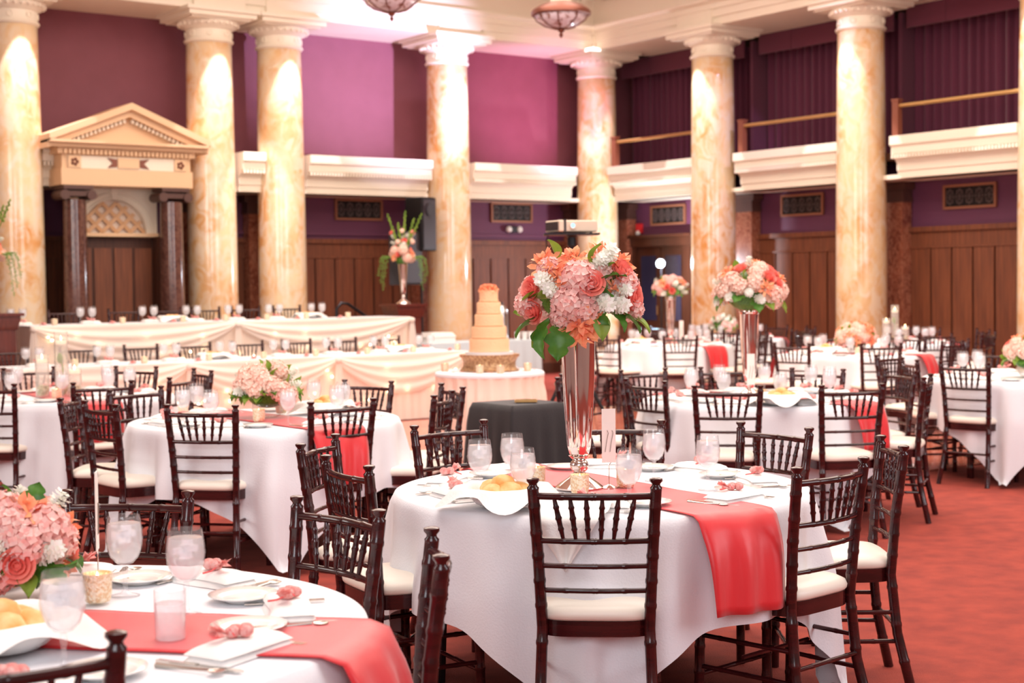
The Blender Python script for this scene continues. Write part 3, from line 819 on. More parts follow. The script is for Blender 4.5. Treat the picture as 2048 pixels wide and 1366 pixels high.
def lily_mesh():
    mb = MB()
    for b_ in range(3):
        ax = Vector((cos(b_ * 2.09) * .5, sin(b_ * 2.09) * .5, 1)).normalized(); a1 = ax.orthogonal().normalized(); b1 = ax.cross(a1)
        off = Vector((cos(b_ * 2.09), sin(b_ * 2.09), 0)) * .016
        for k_ in range(6):
            q = k_ * pi / 3; e = a1 * cos(q) + b1 * sin(q); sd = ax.cross(e)
            vs = []
            for (s, wd) in ((0, .002), (.35, .008), (.7, .009), (1, .001)):
                c = off + e * (.008 + .036 * s * s ** .3) + ax * (.035 * s - .012 * s * s)
                vs += [c - sd * wd, c + sd * wd]
            mb.add(vs, [(0, 1, 3, 2), (2, 3, 5, 4), (4, 5, 7, 6)])
    return mb.mesh('lily', False, MT['lily'])
def stock_mesh():
    rn = random.Random(5); mb = MB()
    for i in range(26):
        z = .075 * i / 26; q = i * 2.4; r = .020 * (1.15 - z / .1)
        c = Vector((r * cos(q), r * sin(q), z)); 
        for k_ in range(4):
            a = q + k_ * pi / 2; e = Vector((cos(a), sin(a), .3)) * .010; e2 = Vector((cos(a + 1.35), sin(a + 1.35), .1)) * .012
            mb.add([c, c + e, c + e + e2, c + e2], [(0, 1, 2, 3)])
    return mb.mesh('stock', False, MT['stock'])
def leaf_mesh(m_, lobed):
    def fn(u, v):
        wd = sin(pi * min(1, v * 1.02)) ** .8 * .030
        if lobed: wd *= .85 + .55 * abs(sin(v * 3 * pi))
        x = (u * 2 - 1) * wd; return (x, .10 * v, .012 * abs(u * 2 - 1) + .018 * sin(v * 2.4) - .03 * v * v)
    return MB().grid(fn, 5, 13).mesh('leaf', 'all', MT[m_])
ME = dict(hydrangea=hydr_mesh('hydrangea', 'hyd'), pale=hydr_mesh('hydrangea', 'hydw', seed=2), rose=rose_mesh(), lily=lily_mesh(), stock=stock_mesh(),
          leaf=leaf_mesh('leaf', True), lightleaf=leaf_mesh('lightleaf', False),
          core=MB().ball((0, 0, 0), 1, 14, 10).mesh('foliage_core', 'all', MT['leaf']))
NAME = dict(hydrangea='hydrangea', pale='hydrangea', rose='rose', lily='lily', stock='stock_flower', leaf='leaf', lightleaf='leaf')
def bloom(parent, kind, pos, direction, scale, spin=0.0):
    if 'leaf' in kind: scale *= .78
    o = bpy.data.objects.new(NAME[kind], ME[kind]); COL.objects.link(o); o.parent = parent
    o.location = pos; q = Vector(direction).to_track_quat('Y' if 'leaf' in kind else 'Z', 'Z' if 'leaf' in kind else 'Y')
    o.rotation_mode = 'QUATERNION'; o.rotation_quaternion = q @ (Euler((0, spin, 0)) if 'leaf' in kind else Euler((0, 0, spin))).to_quaternion()
    o.scale = (scale,) * 3
    return o
def dome(label, loc, R, H, seed, mix, n=34, low=-.35, leaves=16, big=1.0, core_z=0):
    """ball-shaped arrangement: blooms over an ellipsoid R x H"""
    t = thing('flower_arrangement', label, 'flowers', loc)
    rn = random.Random(seed)
    c = bpy.data.objects.new('foliage_core', ME['core']); COL.objects.link(c); c.parent = t; c.scale = (R * .70, R * .70, H * .70); c.location = (0, 0, core_z)
    for i in range(n):
        z = 1 - (1 - low) * (i + .5) / n; a = i * 2.39996 + seed; s = sqrt(max(0, 1 - z * z))
        d = Vector((s * cos(a), s * sin(a), z))
        kind = mix[rn.randrange(len(mix))]
        f = {'hydrangea': .80, 'pale': .80, 'rose': .92, 'lily': .95, 'stock': .82, 'leaf': .75, 'lightleaf': .75}[kind]
        sc = {'hydrangea': 1.05, 'pale': 1.05, 'rose': 1.1, 'lily': 1.1, 'stock': 1.0, 'leaf': 1.0, 'lightleaf': 1.0}[kind] * big * rn.uniform(.9, 1.15)
        bloom(t, kind, (d.x * R * f, d.y * R * f, d.z * H * f + core_z), d + Vector((0, 0, .15)), sc, rn.uniform(0, 6))
    for i in range(leaves):
        a = 2 * pi * i / leaves + rn.uniform(-.2, .2); el = rn.uniform(low, low + .35)
        d = Vector((cos(a), sin(a), el))
        bloom(t, rn.choice(['leaf', 'lightleaf', 'lightleaf'] if leaves > 16 else ['leaf', 'leaf', 'lightleaf']), (cos(a) * R * .62, sin(a) * R * .62, el * H + core_z), d + Vector((0, 0, -.2)), big * rn.uniform(1.1, 1.6), rn.uniform(-.4, .4))
    return t

# ------------------------------------------------------------------ round tables, cloths, runners
TH = .765; TR = .775
def round_cloth(alpha, seed, R=TR, h=1.13, top=TH):
    rn = random.Random(seed); ph = [rn.uniform(0, 6.28) for _ in range(6)]
    NT = 224; rad = [0, .25, .5, .7, .82, .9, .96, .985]
    vs = [(0, 0, top)]; rows = 0
    def L(q):
        a = (q - alpha + pi / 4) % (pi / 2) - pi / 4
        e = h / cos(a); return min(e - R, top - .03 + 10)
    def corner(q):
        a = (q - alpha + pi / 4) % (pi / 2) - pi / 4
        return max(0, abs(a) / (pi / 4)) ** 5
    for r in rad[1:]:
        for i in range(NT):
            q = 2 * pi * i / NT; vs.append((r * R * cos(q), r * R * sin(q), top + .0012 * sin(5 * q + ph[0]) * r))
        rows += 1
    S = 16
    for j in range(S + 1):
        s = j / S
        for i in range(NT):
            q = 2 * pi * i / NT; Lq = L(q); z = top - .006 - (Lq * s if Lq * s > .012 else Lq * s * .8); dep = Lq * s
            c = corner(q)
            fold = (.5 + .5 * sin(9 * q + ph[1] + .8 * sin(2 * q + ph[2]))) * .045 * min(1, dep / .3) + .024 * sin(17 * q + ph[3]) * min(1, dep / .25)
            fold += c * (.02 + .04 * s) * min(1, dep / .4) + c * .03 * sin(34 * q + ph[4]) * s
            rr = R + .004 + .010 * min(1, dep / .03) + fold + .008 * s
            # the hanging corner gathers towards its tip
            qq = q; a = ((q - alpha + pi / 4) % (pi / 2) - pi / 4); dc = (pi / 4 - abs(a)) * (1 if a > 0 else -1)
            if c > 0 and dep > .35: qq = q + dc * .35 * c * (dep - .35) / .45
            zz = max(z, .02 + .01 * (i % 3)); 
            if z < .02: rr += min(.08, (.02 - z))
            vs.append((rr * cos(qq), rr * sin(qq), zz))
        rows += 1
    fs = [(0, 1 + i, 1 + (i + 1) % NT) for i in range(NT)]
    for j in range(rows - 1):
        a = 1 + j * NT; b = a + NT
        fs += [(a + i, b + i, b + (i + 1) % NT, a + (i + 1) % NT) for i in range(NT)]
    return MB().add(vs, fs)
def runner_mesh(alpha, wd, l1, l2, R=TR, top=TH):
    """strip over the table centre along direction alpha; l1, l2 = hang at the far and near ends"""
    NV = 15; rows = []
    mb = MB(); vs = []; ca, sa = cos(alpha), sin(alpha)
    NU = 80; rn = random.Random(int(alpha * 100))
    for i in range(NU):
        for k_ in range(NV):
            v = (k_ / (NV - 1) - .5) * wd
            c = sqrt(R * R - v * v) + .012
            u = -(c + l1) + (2 * c + l1 + l2) * i / (NU - 1)
            if abs(u) <= c: x, y, z = u, v, top + .006 + .001 * sin(u * 20)
            else:
                dpt = abs(u) - c; z = top + .006 - dpt; s_ = 1 if u > 0 else -1
                push = .02 + .075 * (1 - math.exp(-dpt / .07)) + .03 * min(1, dpt / .4) + .012 * sin(k_ * 1.1 + dpt * 5) * min(1, dpt / .15)
                x = s_ * (c + push); y = v * (1 - .25 * min(1, dpt)); z = max(z, .03)
                if dpt < .04: z = top + .006 - dpt * .6
            vs.append((x * ca - y * sa, x * sa + y * ca, z))
    fs = [(i * NV + k_, i * NV + k_ + 1, (i + 1) * NV + k_ + 1, (i + 1) * NV + k_) for i in range(NU - 1) for k_ in range(NV - 1)]
    return mb.add(vs, fs)

def make_table():
    t = thing('round_table', '', 'table', group='round folding banquet tables under cloths')
    obj('tabletop', MB().lathe([(.0, .715), (.75, .715), (.762, .722), (.762, .750), (.75, .755), (.0, .755)], 48), 'wooddark', t)
    for (x, y) in ((.42, .42), (-.42, .42), (.42, -.42), (-.42, -.42)):
        obj('leg', MB().tube([(x * 1.05, y * 1.05, 0), (x, y, .716)], .014, 8), 'blackmetal', t)
    return t
table = Maker(make_table)

SIDE16 = ['right', 'right, just behind', 'back right', 'back, just right', 'back', 'back, just left', 'back left', 'left, just behind',
          'left', 'left, just in front', 'front left', 'front, just left', 'front', 'front, just right', 'front right', 'right, just in front']
def ring_words(angs):
    """angs: world angles around the table. Words seen from the camera, each used once."""
    used = {}; out = []
    for a in angs:
        h = a + HEAD                       # world direction -> seen from the camera
        k_ = round(h / (pi / 8)) % 16
        for dlt in (0, 1, -1, 2, -2, 3, -3, 4, -4):
            if (k_ + dlt) % 16 not in used: k_ = (k_ + dlt) % 16; break
        used[k_] = 1; out.append(SIDE16[k_])
    return out

def setting(c, a, word, tn, r_place=.60, full=True, rest_first=True, gob=True, rr=0):
    """place setting in direction a from the table centre c"""
    ca, sa = cos(a), sin(a); rz = a + pi / 2
    def P(rad, side, z=TH + .001): return (c[0] + rad * ca - side * sa, c[1] + rad * sa + side * ca, z)
    of = 'of the %s' % tn
    napkin(P(r_place, 0), rz + pi / 2 + rr, 'folded white napkin at the %s %s' % (word, of), 'folded napkins with favours')
    favour(P(r_place, .0, TH + .034), rz + rr, 'pink tulle candy favour at the %s %s' % (word, of), 'pink candy favours')
    plate(P(r_place - .10, .17), 0, 'small white bread plate at the %s %s' % (word, of), 'bread plates')
    if full:
        fork(P(r_place, .105), rz + pi, 'silver fork at the %s %s' % (word, of), 'forks')
        knife(P(r_place, -.13), rz + pi, 'silver knife at the %s %s' % (word, of), 'knives')
        spoon(P(r_place, -.16), rz + pi, 'silver spoon at the %s %s' % (word, of), 'spoons')
    if gob:
        goblet(P(r_place - .15, -.13), 0, 'goblet of iced water at the %s %s' % (word, of), 'water goblets')

def round_table(name, c, alpha, runner, seed, chairs, seats=None, full=True, gobs=None, extra=None):
    table((c[0], c[1], 0), alpha, 'round folding table under the cloth of the %s' % name)
    cl = obj('tablecloth', round_cloth(alpha, seed), 'linen', None, 'all', loc=(c[0], c[1], 0))
    tag(cl, 'white square cloth draped over the %s' % name, 'tablecloth', 'white tablecloths')
    if runner is not None:
        o = obj('table_runner', runner_mesh(*runner), 'satin', None, 'all', loc=(c[0], c[1], 0))
        sd = o.modifiers.new('thickness', 'SOLIDIFY'); sd.thickness = .002
        tag(o, 'coral red satin runner across the %s' % name, 'table runner', 'coral runners')
    angs = [atan2(y - c[1], x - c[0]) for x, y, f in chairs]
    ws = ring_words(angs)
    for (x, y, f), w_ in zip(chairs, ws):
        chair((x, y, 0), radians(f) - pi / 2, 'dark chair with white cushion at %s of %s' % (w_, name), 'dark bamboo-style chairs around %s' % name)
    sa = [radians(s) for s in seats] if seats else angs
    for a, w_ in zip(sa, ring_words(sa)):
        setting(c, a, w_, name, full=full, gob=gobs is None, rr=random.uniform(-.12, .12))
    if gobs:
        ga = [atan2(y - c[1], x - c[0]) for x, y in gobs]
        for (x, y), w_ in zip(gobs, ring_words(ga)):
            goblet((x, y, TH + .001), 0, 'goblet of iced water towards the %s of the %s' % (w_, name), 'water goblets')

def chair_at(mx, my, face, back=.235):
    """chair whose finials have their middle at mx, my; face in degrees"""
    return (mx + back * cos(radians(face)), my + back * sin(radians(face)), face)
def ring(c, r, degs): return [(c[0] + r * cos(radians(d)), c[1] + r * sin(radians(d)), d + 180 + random.uniform(-6, 6)) for d in degs]

# T1: the sharp table in front
T1 = (3.60, 4.36)
ch1 = [chair_at(2.97, 3.63, 49), chair_at(3.84, 3.43, 97), chair_at(4.54, 3.75, 142), chair_at(4.68, 4.50, -178), chair_at(4.33, 5.12, -128),
       chair_at(3.71, 5.55, -87), chair_at(2.63, 4.59, -7), chair_at(2.92, 5.32, -50)]
round_table('nearest tall-vase table', T1, radians(0), (radians(-96), .33, .42, .32), 3, ch1,
            seats=[-131, -78, -31, 8, 47, 88, 131, 170],
            gobs=[(3.12, 4.47), (3.34, 4.57), (3.07, 4.14), (3.85, 4.34), (3.32, 3.87), (3.83, 4.02)])
# T0: foreground left
T0 = (1.09, 3.38)
ch0 = [chair_at(1.96, 2.99, 150), chair_at(2.09, 3.70, 187), chair_at(1.73, 4.35, -134), chair_at(.80, 2.58, 83)]
round_table('foreground left table', T0, radians(-20), (radians(-47), .36, .3, .36), 5, ch0,
            seats=[-62, -24, 20, 60, 100, 150, 200, 250], gobs=[(1.41, 3.57), (1.44, 3.27), (1.03, 2.94)])
# T2: low flower table in front of the head table
T2 = (3.99, 7.90)
ch2 = [chair_at(3.32, 7.31, 41), chair_at(2.98, 7.86, 4), chair_at(3.04, 8.49, -35), chair_at(3.60, 8.88, -75), chair_at(4.03, 7.06, 90),
       chair_at(5.01, 8.44, -159), chair_at(4.73, 7.13, 131), chair_at(5.14, 7.65, 166)]
round_table('low-flower table', T2, radians(25), (radians(-88), .34, .3, .30), 8, ch2,
            seats=[-140, 178, 138, 98, -85, -40, 0, 40])
# T3: candle table at the left
T3 = (3.75, 10.60)
ch3 = [chair_at(3.02, 9.97, 44), chair_at(3.68, 9.64, 84), chair_at(4.61, 11.35, -149), chair_at(4.34, 9.85, 130), chair_at(4.80, 10.52, 175),
       (3.9, 11.65, -98), (3.05, 11.45, -52), (2.72, 10.75, -8)]
round_table('left candle table', T3, radians(14), (radians(-94), .36, .3, .28), 11, ch3)
# T4: middle tall-vase table
T4 = (7.15, 7.00)
ch4 = [chair_at(6.27, 6.41, 44), chair_at(6.84, 5.95, 66), chair_at(6.29, 7.17, -2), (6.35, 7.75, -42), chair_at(7.07, 8.08, -96), chair_at(7.69, 7.87, -119),
       chair_at(7.94, 7.22, -162), chair_at(8.20, 6.71, 160), chair_at(7.80, 6.16, 122)]
round_table('middle tall-vase table', T4, radians(32), (radians(-82), .34, .3, .28), 14, ch4)
# T5: right edge table
T5 = (10.15, 7.08)
ch5 = [chair_at(9.26, 6.98, 8), chair_at(9.70, 6.28, 62), chair_at(9.40, 7.60, -34), (9.95, 8.0, -80), (10.7, 7.8, -130), (11.05, 7.1, 180)]
round_table('right-edge table', T5, radians(-21), None, 17, ch5)
T6 = (12.22, 10.62)
round_table('right flower table', T6, radians(25), (radians(-72), .34, .3, .40), 19, ring(T6, .92, [-171, -126, -81, -36, 9, 54, 99, 144]), full=False)
T7 = (12.55, 13.85)
round_table('far tall-vase table', T7, radians(-5), (radians(-89), .34, .3, .26), 23, ring(T7, .95, [-171, -126, -81, -36, 9, 54, 99, 144]), full=False)
T8 = (14.66, 12.10)
round_table('far candle table', T8, radians(15), (radians(-62), .34, .3, .42), 29, ring(T8, .95, [-161, -116, -71, -26, 19, 64, 109, 154]), full=False)
T9 = (14.55, 14.90)
round_table('farthest small-flower table', T9, radians(40), (radians(-40), .34, .3, .42), 31, ring(T9, .95, [-171, -126, -81, -36, 9, 54, 99, 144]), full=False)
for (x, y, f, l) in ((13.4, 11.3, 150, 'dark chair with white cushion left alone between right flower table and far candle table'),):
    chair((x, y, 0), radians(f) - pi / 2, l, 'dark spare chairs')

# ------------------------------------------------------------------ centrepieces
MIX1 = ['hydrangea', 'hydrangea', 'rose', 'lily', 'stock', 'hydrangea', 'lightleaf', 'rose', 'stock']
MIX2 = ['pale', 'pale', 'lily', 'stock', 'rose', 'pale', 'lightleaf', 'lily']
V1 = (3.48, 4.34)
vase((V1[0], V1[1], TH + .007), 0, 'tall clear silver trumpet vase on the nearest tall-vase table', 'tall trumpet vases')
vase((7.10, 7.05, TH + .007), 0, 'tall trumpet vase on the middle tall-vase table', 'tall trumpet vases')
vase((12.58, 13.85, TH + .007), 0, 'tall trumpet vase on the far tall-vase table', 'tall trumpet vases')
# main bouquet: blooms placed in a frame seen from the front (right, up) in metres about the bouquet centre, on an ellipsoid
t = thing('flower_arrangement', 'large pink hydrangea and coral rose bouquet in the nearest tall vase', 'flowers', (V1[0], V1[1], 1.478))
RB, HB = .215, .175
c = bpy.data.objects.new('foliage_core', ME['core']); COL.objects.link(c); c.parent = t; c.scale = (RB * .66, RB * .66, HB * .62); c.location = (0, 0, .01)
S_ = .00178                    # metres per picture step used when the bouquet was measured
def mb_(kind, px, py, sc, bulge=1.0, spin=0.0, tilt=(0, 0)):
    u = (px - 1150) * S_; v = (590 - py) * S_
    q = 1 - (u / (RB * 1.12)) ** 2 - (v / (HB * 1.2)) ** 2
    dpt = RB * sqrt(max(0, q)) * bulge
    d = right0 * (u / RB) + up * (v / HB) - fwd0 * (dpt / RB)
    p = right0 * u + up * v - fwd0 * dpt * {'rose': .96, 'lily': .88}.get(kind, .82)
    if 'leaf' in kind: d = right0 * (u / RB + tilt[0]) + up * (v / HB + tilt[1]) - fwd0 * (dpt / RB * .5 + .15)
    bloom(t, kind, p, d, sc, spin)
for a in (('hydrangea', 1148, 552, 1.25), ('hydrangea', 1128, 598, 1.20), ('hydrangea', 1160, 612, 1.0), ('hydrangea', 1046, 600, .85), ('hydrangea', 1255, 612, .85),
          ('hydrangea', 1240, 560, .95), ('hydrangea', 1090, 530, .8), ('hydrangea', 1115, 625, .8), ('hydrangea', 1200, 540, .7),
          ('rose', 1172, 561, 1.25), ('rose', 1060, 613, 1.2), ('rose', 1057, 570, 1.15), ('rose', 1232, 540, 1.3), ('rose', 1254, 588, 1.3), ('rose', 1238, 600, 1.0),
          ('lily', 1096, 536, 1.3), ('lily', 1082, 518, 1.2), ('lily', 1197, 502, 1.15), ('lily', 1234, 520, 1.2), ('lily', 1138, 508, 1.0), ('lily', 1155, 638, 1.45), ('lily', 1150, 655, 1.3),
          ('lily', 1110, 548, 1.1), ('lily', 1222, 575, .9), ('lily', 1172, 640, 1.0), ('lily', 1245, 555, 1.1),
          ('stock', 1090, 560, 1.15), ('stock', 1100, 575, 1.0), ('stock', 1200, 520, 1.2), ('stock', 1192, 598, 1.2), ('stock', 1215, 600, 1.2), ('stock', 1225, 578, 1.0), ('stock', 1188, 528, 1.0)):
    mb_(a[0], a[1], a[2], a[3], spin=a[1] * .37)
for a in (('leaf', 1095, 632, 1.9, .3, (-.1, -1.0)), ('leaf', 1112, 640, 1.8, -.3, (.1, -1.2)), ('leaf', 1070, 635, 1.4, .2, (-1.0, -.3)), ('lightleaf', 1080, 650, 1.1, .5, (-.8, -1)),
          ('leaf', 1205, 618, 1.3, 0, (.5, -.6)), ('lightleaf', 1185, 618, 1.4, .2, (.0, -1.3)), ('leaf', 1225, 625, 1.4, -.2, (.9, -.5)), ('lightleaf', 1245, 632, 1.3, .1, (1.3, -.5)),
          ('leaf', 1195, 565, 1.1, .3, (.3, .4)), ('lightleaf', 1200, 548, .9, .8, (.2, .8)), ('leaf', 1185, 580, 1.0, -.5, (.4, -.2)), ('lightleaf', 1072, 590, 1.0, .6, (-.5, .1)),
          ('lightleaf', 1105, 512, 1.1, 0, (-.2, 1)), ('lightleaf', 1178, 522, 1.1, .4, (.2, 1)), ('leaf', 1215, 560, .9, .2, (.2, .2)), ('lightleaf', 1058, 640, 1.1, 0, (-1.2, -.6)),
          ('leaf', 1190, 610, 1.0, 1.2, (0, -.6)), ('lightleaf', 1092, 590, .9, 1.0, (-.2, .3))):
    mb_(a[0], a[1], a[2], a[3], 1.0 if a[1] not in (0,) else 1, a[4], a[5])
rn = random.Random(9)
for i in range(22):           # the far side of the bouquet
    a = HEAD * -1 + rn.uniform(.0, pi); z = rn.uniform(-.3, .9); s = sqrt(1 - z * z)
    d = Vector((s * cos(a), s * sin(a), z)); k_ = rn.choice(MIX1)
    bloom(t, k_, (d.x * RB * .75, d.y * RB * .75, d.z * HB * .8), d, 1.1, rn.uniform(0, 6))

dome('peach and ivory bouquet in the middle tall vase', (7.10, 7.05, 1.47), .225, .19, 4, MIX2, 46, -.4, 14, 1.05)
dome('pink bouquet in the far tall vase below the bright lamp', (12.58, 13.85, 1.46), .21, .15, 6, MIX1, 34, -.4, 12, 1.0)
def bowl_vase(loc, label):
    o = obj('flower_bowl', MB().lathe([(.05, .0), (.07, .01), (.095, .05), (.09, .09), (.085, .095), (.0, .08)], 20), 'cylglass', None, True, loc=loc)
    tag(o, label, 'bowl')
for (x, y, sd, mix, lb, R_, H_) in ((4.02, 7.92, 12, ['pale', 'lightleaf', 'lightleaf', 'pale', 'stock', 'lightleaf', 'lily'], 'low-flower table', .19, .155), (10.12, 7.02, 15, ['pale', 'lily', 'lightleaf', 'pale', 'rose'], 'right-edge table', .20, .15),
                                (12.3, 10.65, 18, ['pale', 'lily', 'lightleaf', 'pale', 'lily'], 'right flower table', .20, .15), (14.5, 14.9, 21, ['stock', 'hydrangea', 'leaf', 'stock'], 'farthest small-flower table', .17, .13)):
    bowl_vase((x, y, TH + .007), 'glass bowl holding the flowers of the %s' % lb)
    dome('low peach flower arrangement on the %s' % lb if sd != 21 else 'low white and pink flower arrangement on the farthest small-flower table', (x, y, TH + .17), R_, H_, sd, mix, 40, -.25, 30 if sd == 12 else 18, .95)
t = None
# T0 arrangement, large in the left foreground
dome('blurred pink and white bouquet at the left edge on the foreground left table', (1.16, 3.66, .895), .14, .125, 33, ['hydrangea', 'hydrangea', 'lily', 'stock', 'leaf', 'rose', 'hydrangea'], 40, -.45, 12, .95)
bowl_vase((1.16, 3.66, TH + .007), 'glass bowl holding the bouquet of the foreground left table')

# candle cylinders
def make_cyl(h, with_tulip):
    t = thing('candle_cylinder', '', 'candle holder')
    obj('glass', MB().lathe([(.045, .0), (.048, .004), (.048, h), (.046, h), (.046, .008), (.0, .008)], 24), 'cylglass', t, True)
    wl = h * .80
    c = obj('floating_candle', MB().lathe([(.0, wl), (.036, wl + .004), (.038, wl + .028), (.0, wl + .03)], 16), 'wax', t, True)
    obj('flame', MB().lathe([(.0, wl + .03), (.007, wl + .04), (.005, wl + .055), (.0, wl + .068)], 8), 'flame', c, True)
    p = MB(); rn = random.Random(2)
    for i in range(60): p.ball((rn.uniform(-.03, .03), rn.uniform(-.03, .03), rn.uniform(.015, .08)), .010, 6, 5, .8)
    obj('pebbles', p, 'pebble', t, True, kind='stuff')
    obj('water', MB().lathe([(.0, .01), (.0445, .01), (.0445, wl), (.0, wl)], 20), 'cylglass', t, True)
    if with_tulip:
        l = obj('submerged_flower', MB().tube([(.015, 0, .06), (.01, .005, h * .45), (-.005, 0, h * .62)], .006, 6).lathe([(.0, 0), (.02, .02), (.022, .05), (.008, .08)], 10, (-.01, 0, h * .5)), 'lightleaf', t, True)
    return t
for (cx, cy, nm) in ((T3[0], T3[1], 'left candle table'), (T8[0], T8[1], 'far candle table')):
    for dx, hh, wd in ((.02, .46, 'tallest'), (-.10, .30, 'middle-height'), (.13, .20, 'shortest')):
        o = make_cyl(hh, hh > .3); p = Vector((cx - .05, cy - .05, TH + .007)) + right0 * dx + fwd0 * (0.02 if hh > .4 else -.04)
        o.location = p; tag(o, '%s glass candle cylinder on the %s' % (wd, nm), 'candle holder', 'glass candle cylinders')

# votives, cards, bread baskets
for (x, y, l) in ((3.40, 4.50, 'left of the tall vase on the nearest tall-vase table'), (3.385, 4.22, 'in front of the tall vase on nearest tall-vase table'), (3.62, 4.24, 'right of the tall vase on nearest tall-vase table'),
                  (1.32, 3.52, 'on the foreground left table'), (3.85, 7.7, 'in front of the flowers on the low-flower table'), (4.2, 8.1, 'behind the flowers on the low-flower table'),
                  (3.6, 10.3, 'on the left candle table'), (6.95, 6.8, 'left of the vase on the middle tall-vase table'), (7.0, 6.66, 'in front of the vase on the middle tall-vase table'),
                  (9.95, 6.75, 'on the right-edge table'), (12.05, 10.4, 'on the right flower table'), (12.4, 13.6, 'on the far tall-vase table')):
    votive((x, y, TH + .008), 0, 'gold mercury glass votive %s' % l, 'gold votives')
for (x, y, l) in ((3.565, 4.27, 'nearest tall-vase table'), (6.98, 6.92, 'middle tall-vase table'), (12.62, 13.7, 'far tall-vase table'), (1.39, 3.70, 'foreground left table')):
    card((x, y, TH + .007), -HEAD + (.15 if x > 3 else 1.74), 'slim white script card on a wire stand on the %s' % l, 'script cards')
rn = random.Random(4)
for (x, y, l) in ((3.00, 4.16, 'nearest tall-vase table'), (.98, 3.18, 'foreground left table'), (4.42, 7.95, 'low-flower table'), (6.80, 6.48, 'middle tall-vase table'), (11.95, 10.75, 'right flower table'), (12.3, 14.1, 'far tall-vase table')):
    basket((x, y, TH + .007), rn.uniform(0, 1), 'napkin-lined bread basket on the %s' % l, 'bread baskets')
    for i, (a, r_, wz) in enumerate(((.3, .055, 'right'), (2.3, .055, 'back'), (4.0, .055, 'left'), (5.2, .05, 'front'), (1.3, .06, 'far')), ):
        a -= HEAD
        roll((x + r_ * cos(a), y + r_ * sin(a), TH + .032 + .006 * (i % 2)), a, 'golden dinner roll at the %s of the basket on %s' % (wz, l), 'dinner rolls')
    roll((x, y, TH + .058), 1.0, 'golden dinner roll on top of the basket on %s' % l, 'dinner rolls')
# napkin corner hanging from the front basket over the table edge
def hang(u, v):
    wd = .16 * (1 - v) if v > .35 else .16
    a = T1; ang = atan2(4.16 - T1[1], 3.00 - T1[0]) + .42
    e = Vector((cos(ang), sin(ang), 0)); s = Vector((-sin(ang), cos(ang), 0))
    off = (u - .5) * 2 * (.13 * (1 - max(0, v - .3) / .7))
    if v < .4: p = e * (.62 + .17 * v / .4); z = TH + .012 + .04 * (1 - v / .4)
    else: p = e * (.80 + .045); z = TH + .010 - (v - .4) / .6 * .17
    p = p + s * off; p += e * .012 * sin(u * 9)
    return (T1[0] + p.x, T1[1] + p.y, z)
o = obj('linen_napkin', MB().grid(hang, 12, 20), 'napkin', None, 'all'); sd = o.modifiers.new('thickness', 'SOLIDIFY'); sd.thickness = .002
tag(o, 'white napkin corner hanging over the nearest table edge below the bread', 'napkin')
# tumbler and folded card on the foreground table
o = thing('glass_tumbler', 'straight clear glass tumbler on the foreground left table', 'glass', (1.30, 3.04, TH + .001))
obj('glass', MB().lathe([(.032, .0), (.034, .003), (.035, .115), (.0335, .115), (.032, .008), (.0, .008)], 20), 'glass', o, True)
obj('water', MB().lathe([(.0, .009), (.031, .009), (.0325, .085), (.0, .086)], 20), 'water', o, True)

# ------------------------------------------------------------------ head tables with sheer swagged skirts
struct('trim_%d' % k, MB().box((7.6, 17.75, .1875), (7.6, 2.9, .375)), 'black'); k += 1
def head_table(name, x0, x1, y0, y1, zt, zf, swags, label):
    t = thing('banquet_table', 'long table under the cloth of the %s' % label, 'table', (x0, y0, zf))
    W_ = x1 - x0; D_ = y1 - y0; H_ = zt - zf
    obj('tabletop', MB().box((W_ / 2, D_ / 2, H_ - .03), (W_ - .04, D_ - .04, .03)), 'wooddark', t)
    for i in range(int(W_ / 1.8) + 1):
        for yy in (.1, D_ - .1): obj('leg', MB().tube([(.15 + i * (W_ - .3) / int(W_ / 1.8), yy, 0), (.15 + i * (W_ - .3) / int(W_ / 1.8), yy, H_ - .04)], .014, 6), 'blackmetal', t)
    cl = thing('table_skirting', 'ivory pleated cloth and peach sheer swags on the %s' % label, 'table skirt', (x0, y0, zf))
    per = 2 * (W_ + D_)
    def side(u, v):
        s = u * (W_ + 2 * D_)
        fold = (.010 * sin(s * 2 * pi / .11) + .007 * sin(s * 2 * pi / .27)) * (.25 + .75 * v) + .02 * v
        z = H_ - (H_ - .012) * v
        if s < D_: return (-.0 - fold - .01, D_ - s, z)
        if s < D_ + W_: return (s - D_, -.01 - fold, z)
        return (W_ + .01 + fold, s - D_ - W_, z)
    n = int((W_ + 2 * D_) / .022)
    obj('pleated_skirt', MB().grid(side, n, 6), 'skirt', cl, 'all')
    obj('top_cloth', MB().box((W_ / 2, D_ / 2, H_ - .005), (W_ + .03, D_ + .03, .012)), 'linen', cl)
    for i in range(swags):
        a = W_ * i / swags; b = W_ * (i + 1) / swags
        def sw(u, v):
            x = a + (b - a) * u; drop = .05 + .40 * sin(pi * u) ** .8
            z = H_ - .0 - drop * v; rid = .016 * sin(v * 22 + u * 2) * sin(pi * u) ** .5
            return (x, -.045 - .035 * sin(pi * v) - rid * .8 - .02 * sin(pi * u), z)
        obj('sheer_swag', MB().grid(sw, 40, 26), 'sheer', cl, 'all')
    for i in range(swags + 1):
        a = W_ * i / swags
        def tail(u, v):
            return (a + (u - .5) * (.06 + .13 * v), -.075 - .015 * cos(u * 6 * pi) * (.4 + v), H_ - .02 - (H_ - .05) * v * .95)
        obj('sheer_tail', MB().grid(tail, 24, 8), 'sheer', cl, 'all')
        obj('gathered_knot', MB().ball((a, -.07, H_ - .04), .045, 10, 7, .8), 'sheer', cl, True)
    lb = MB(); rn = random.Random(len(label))
    for i in range(int(W_ * 7)):
        lb.ball((rn.uniform(.05, W_ - .05), -.062, rn.uniform(.1, H_ - .12)), .011, 6, 5)
    obj('fairy_lights', lb, 'bulb', cl, True, kind='stuff')
    return t
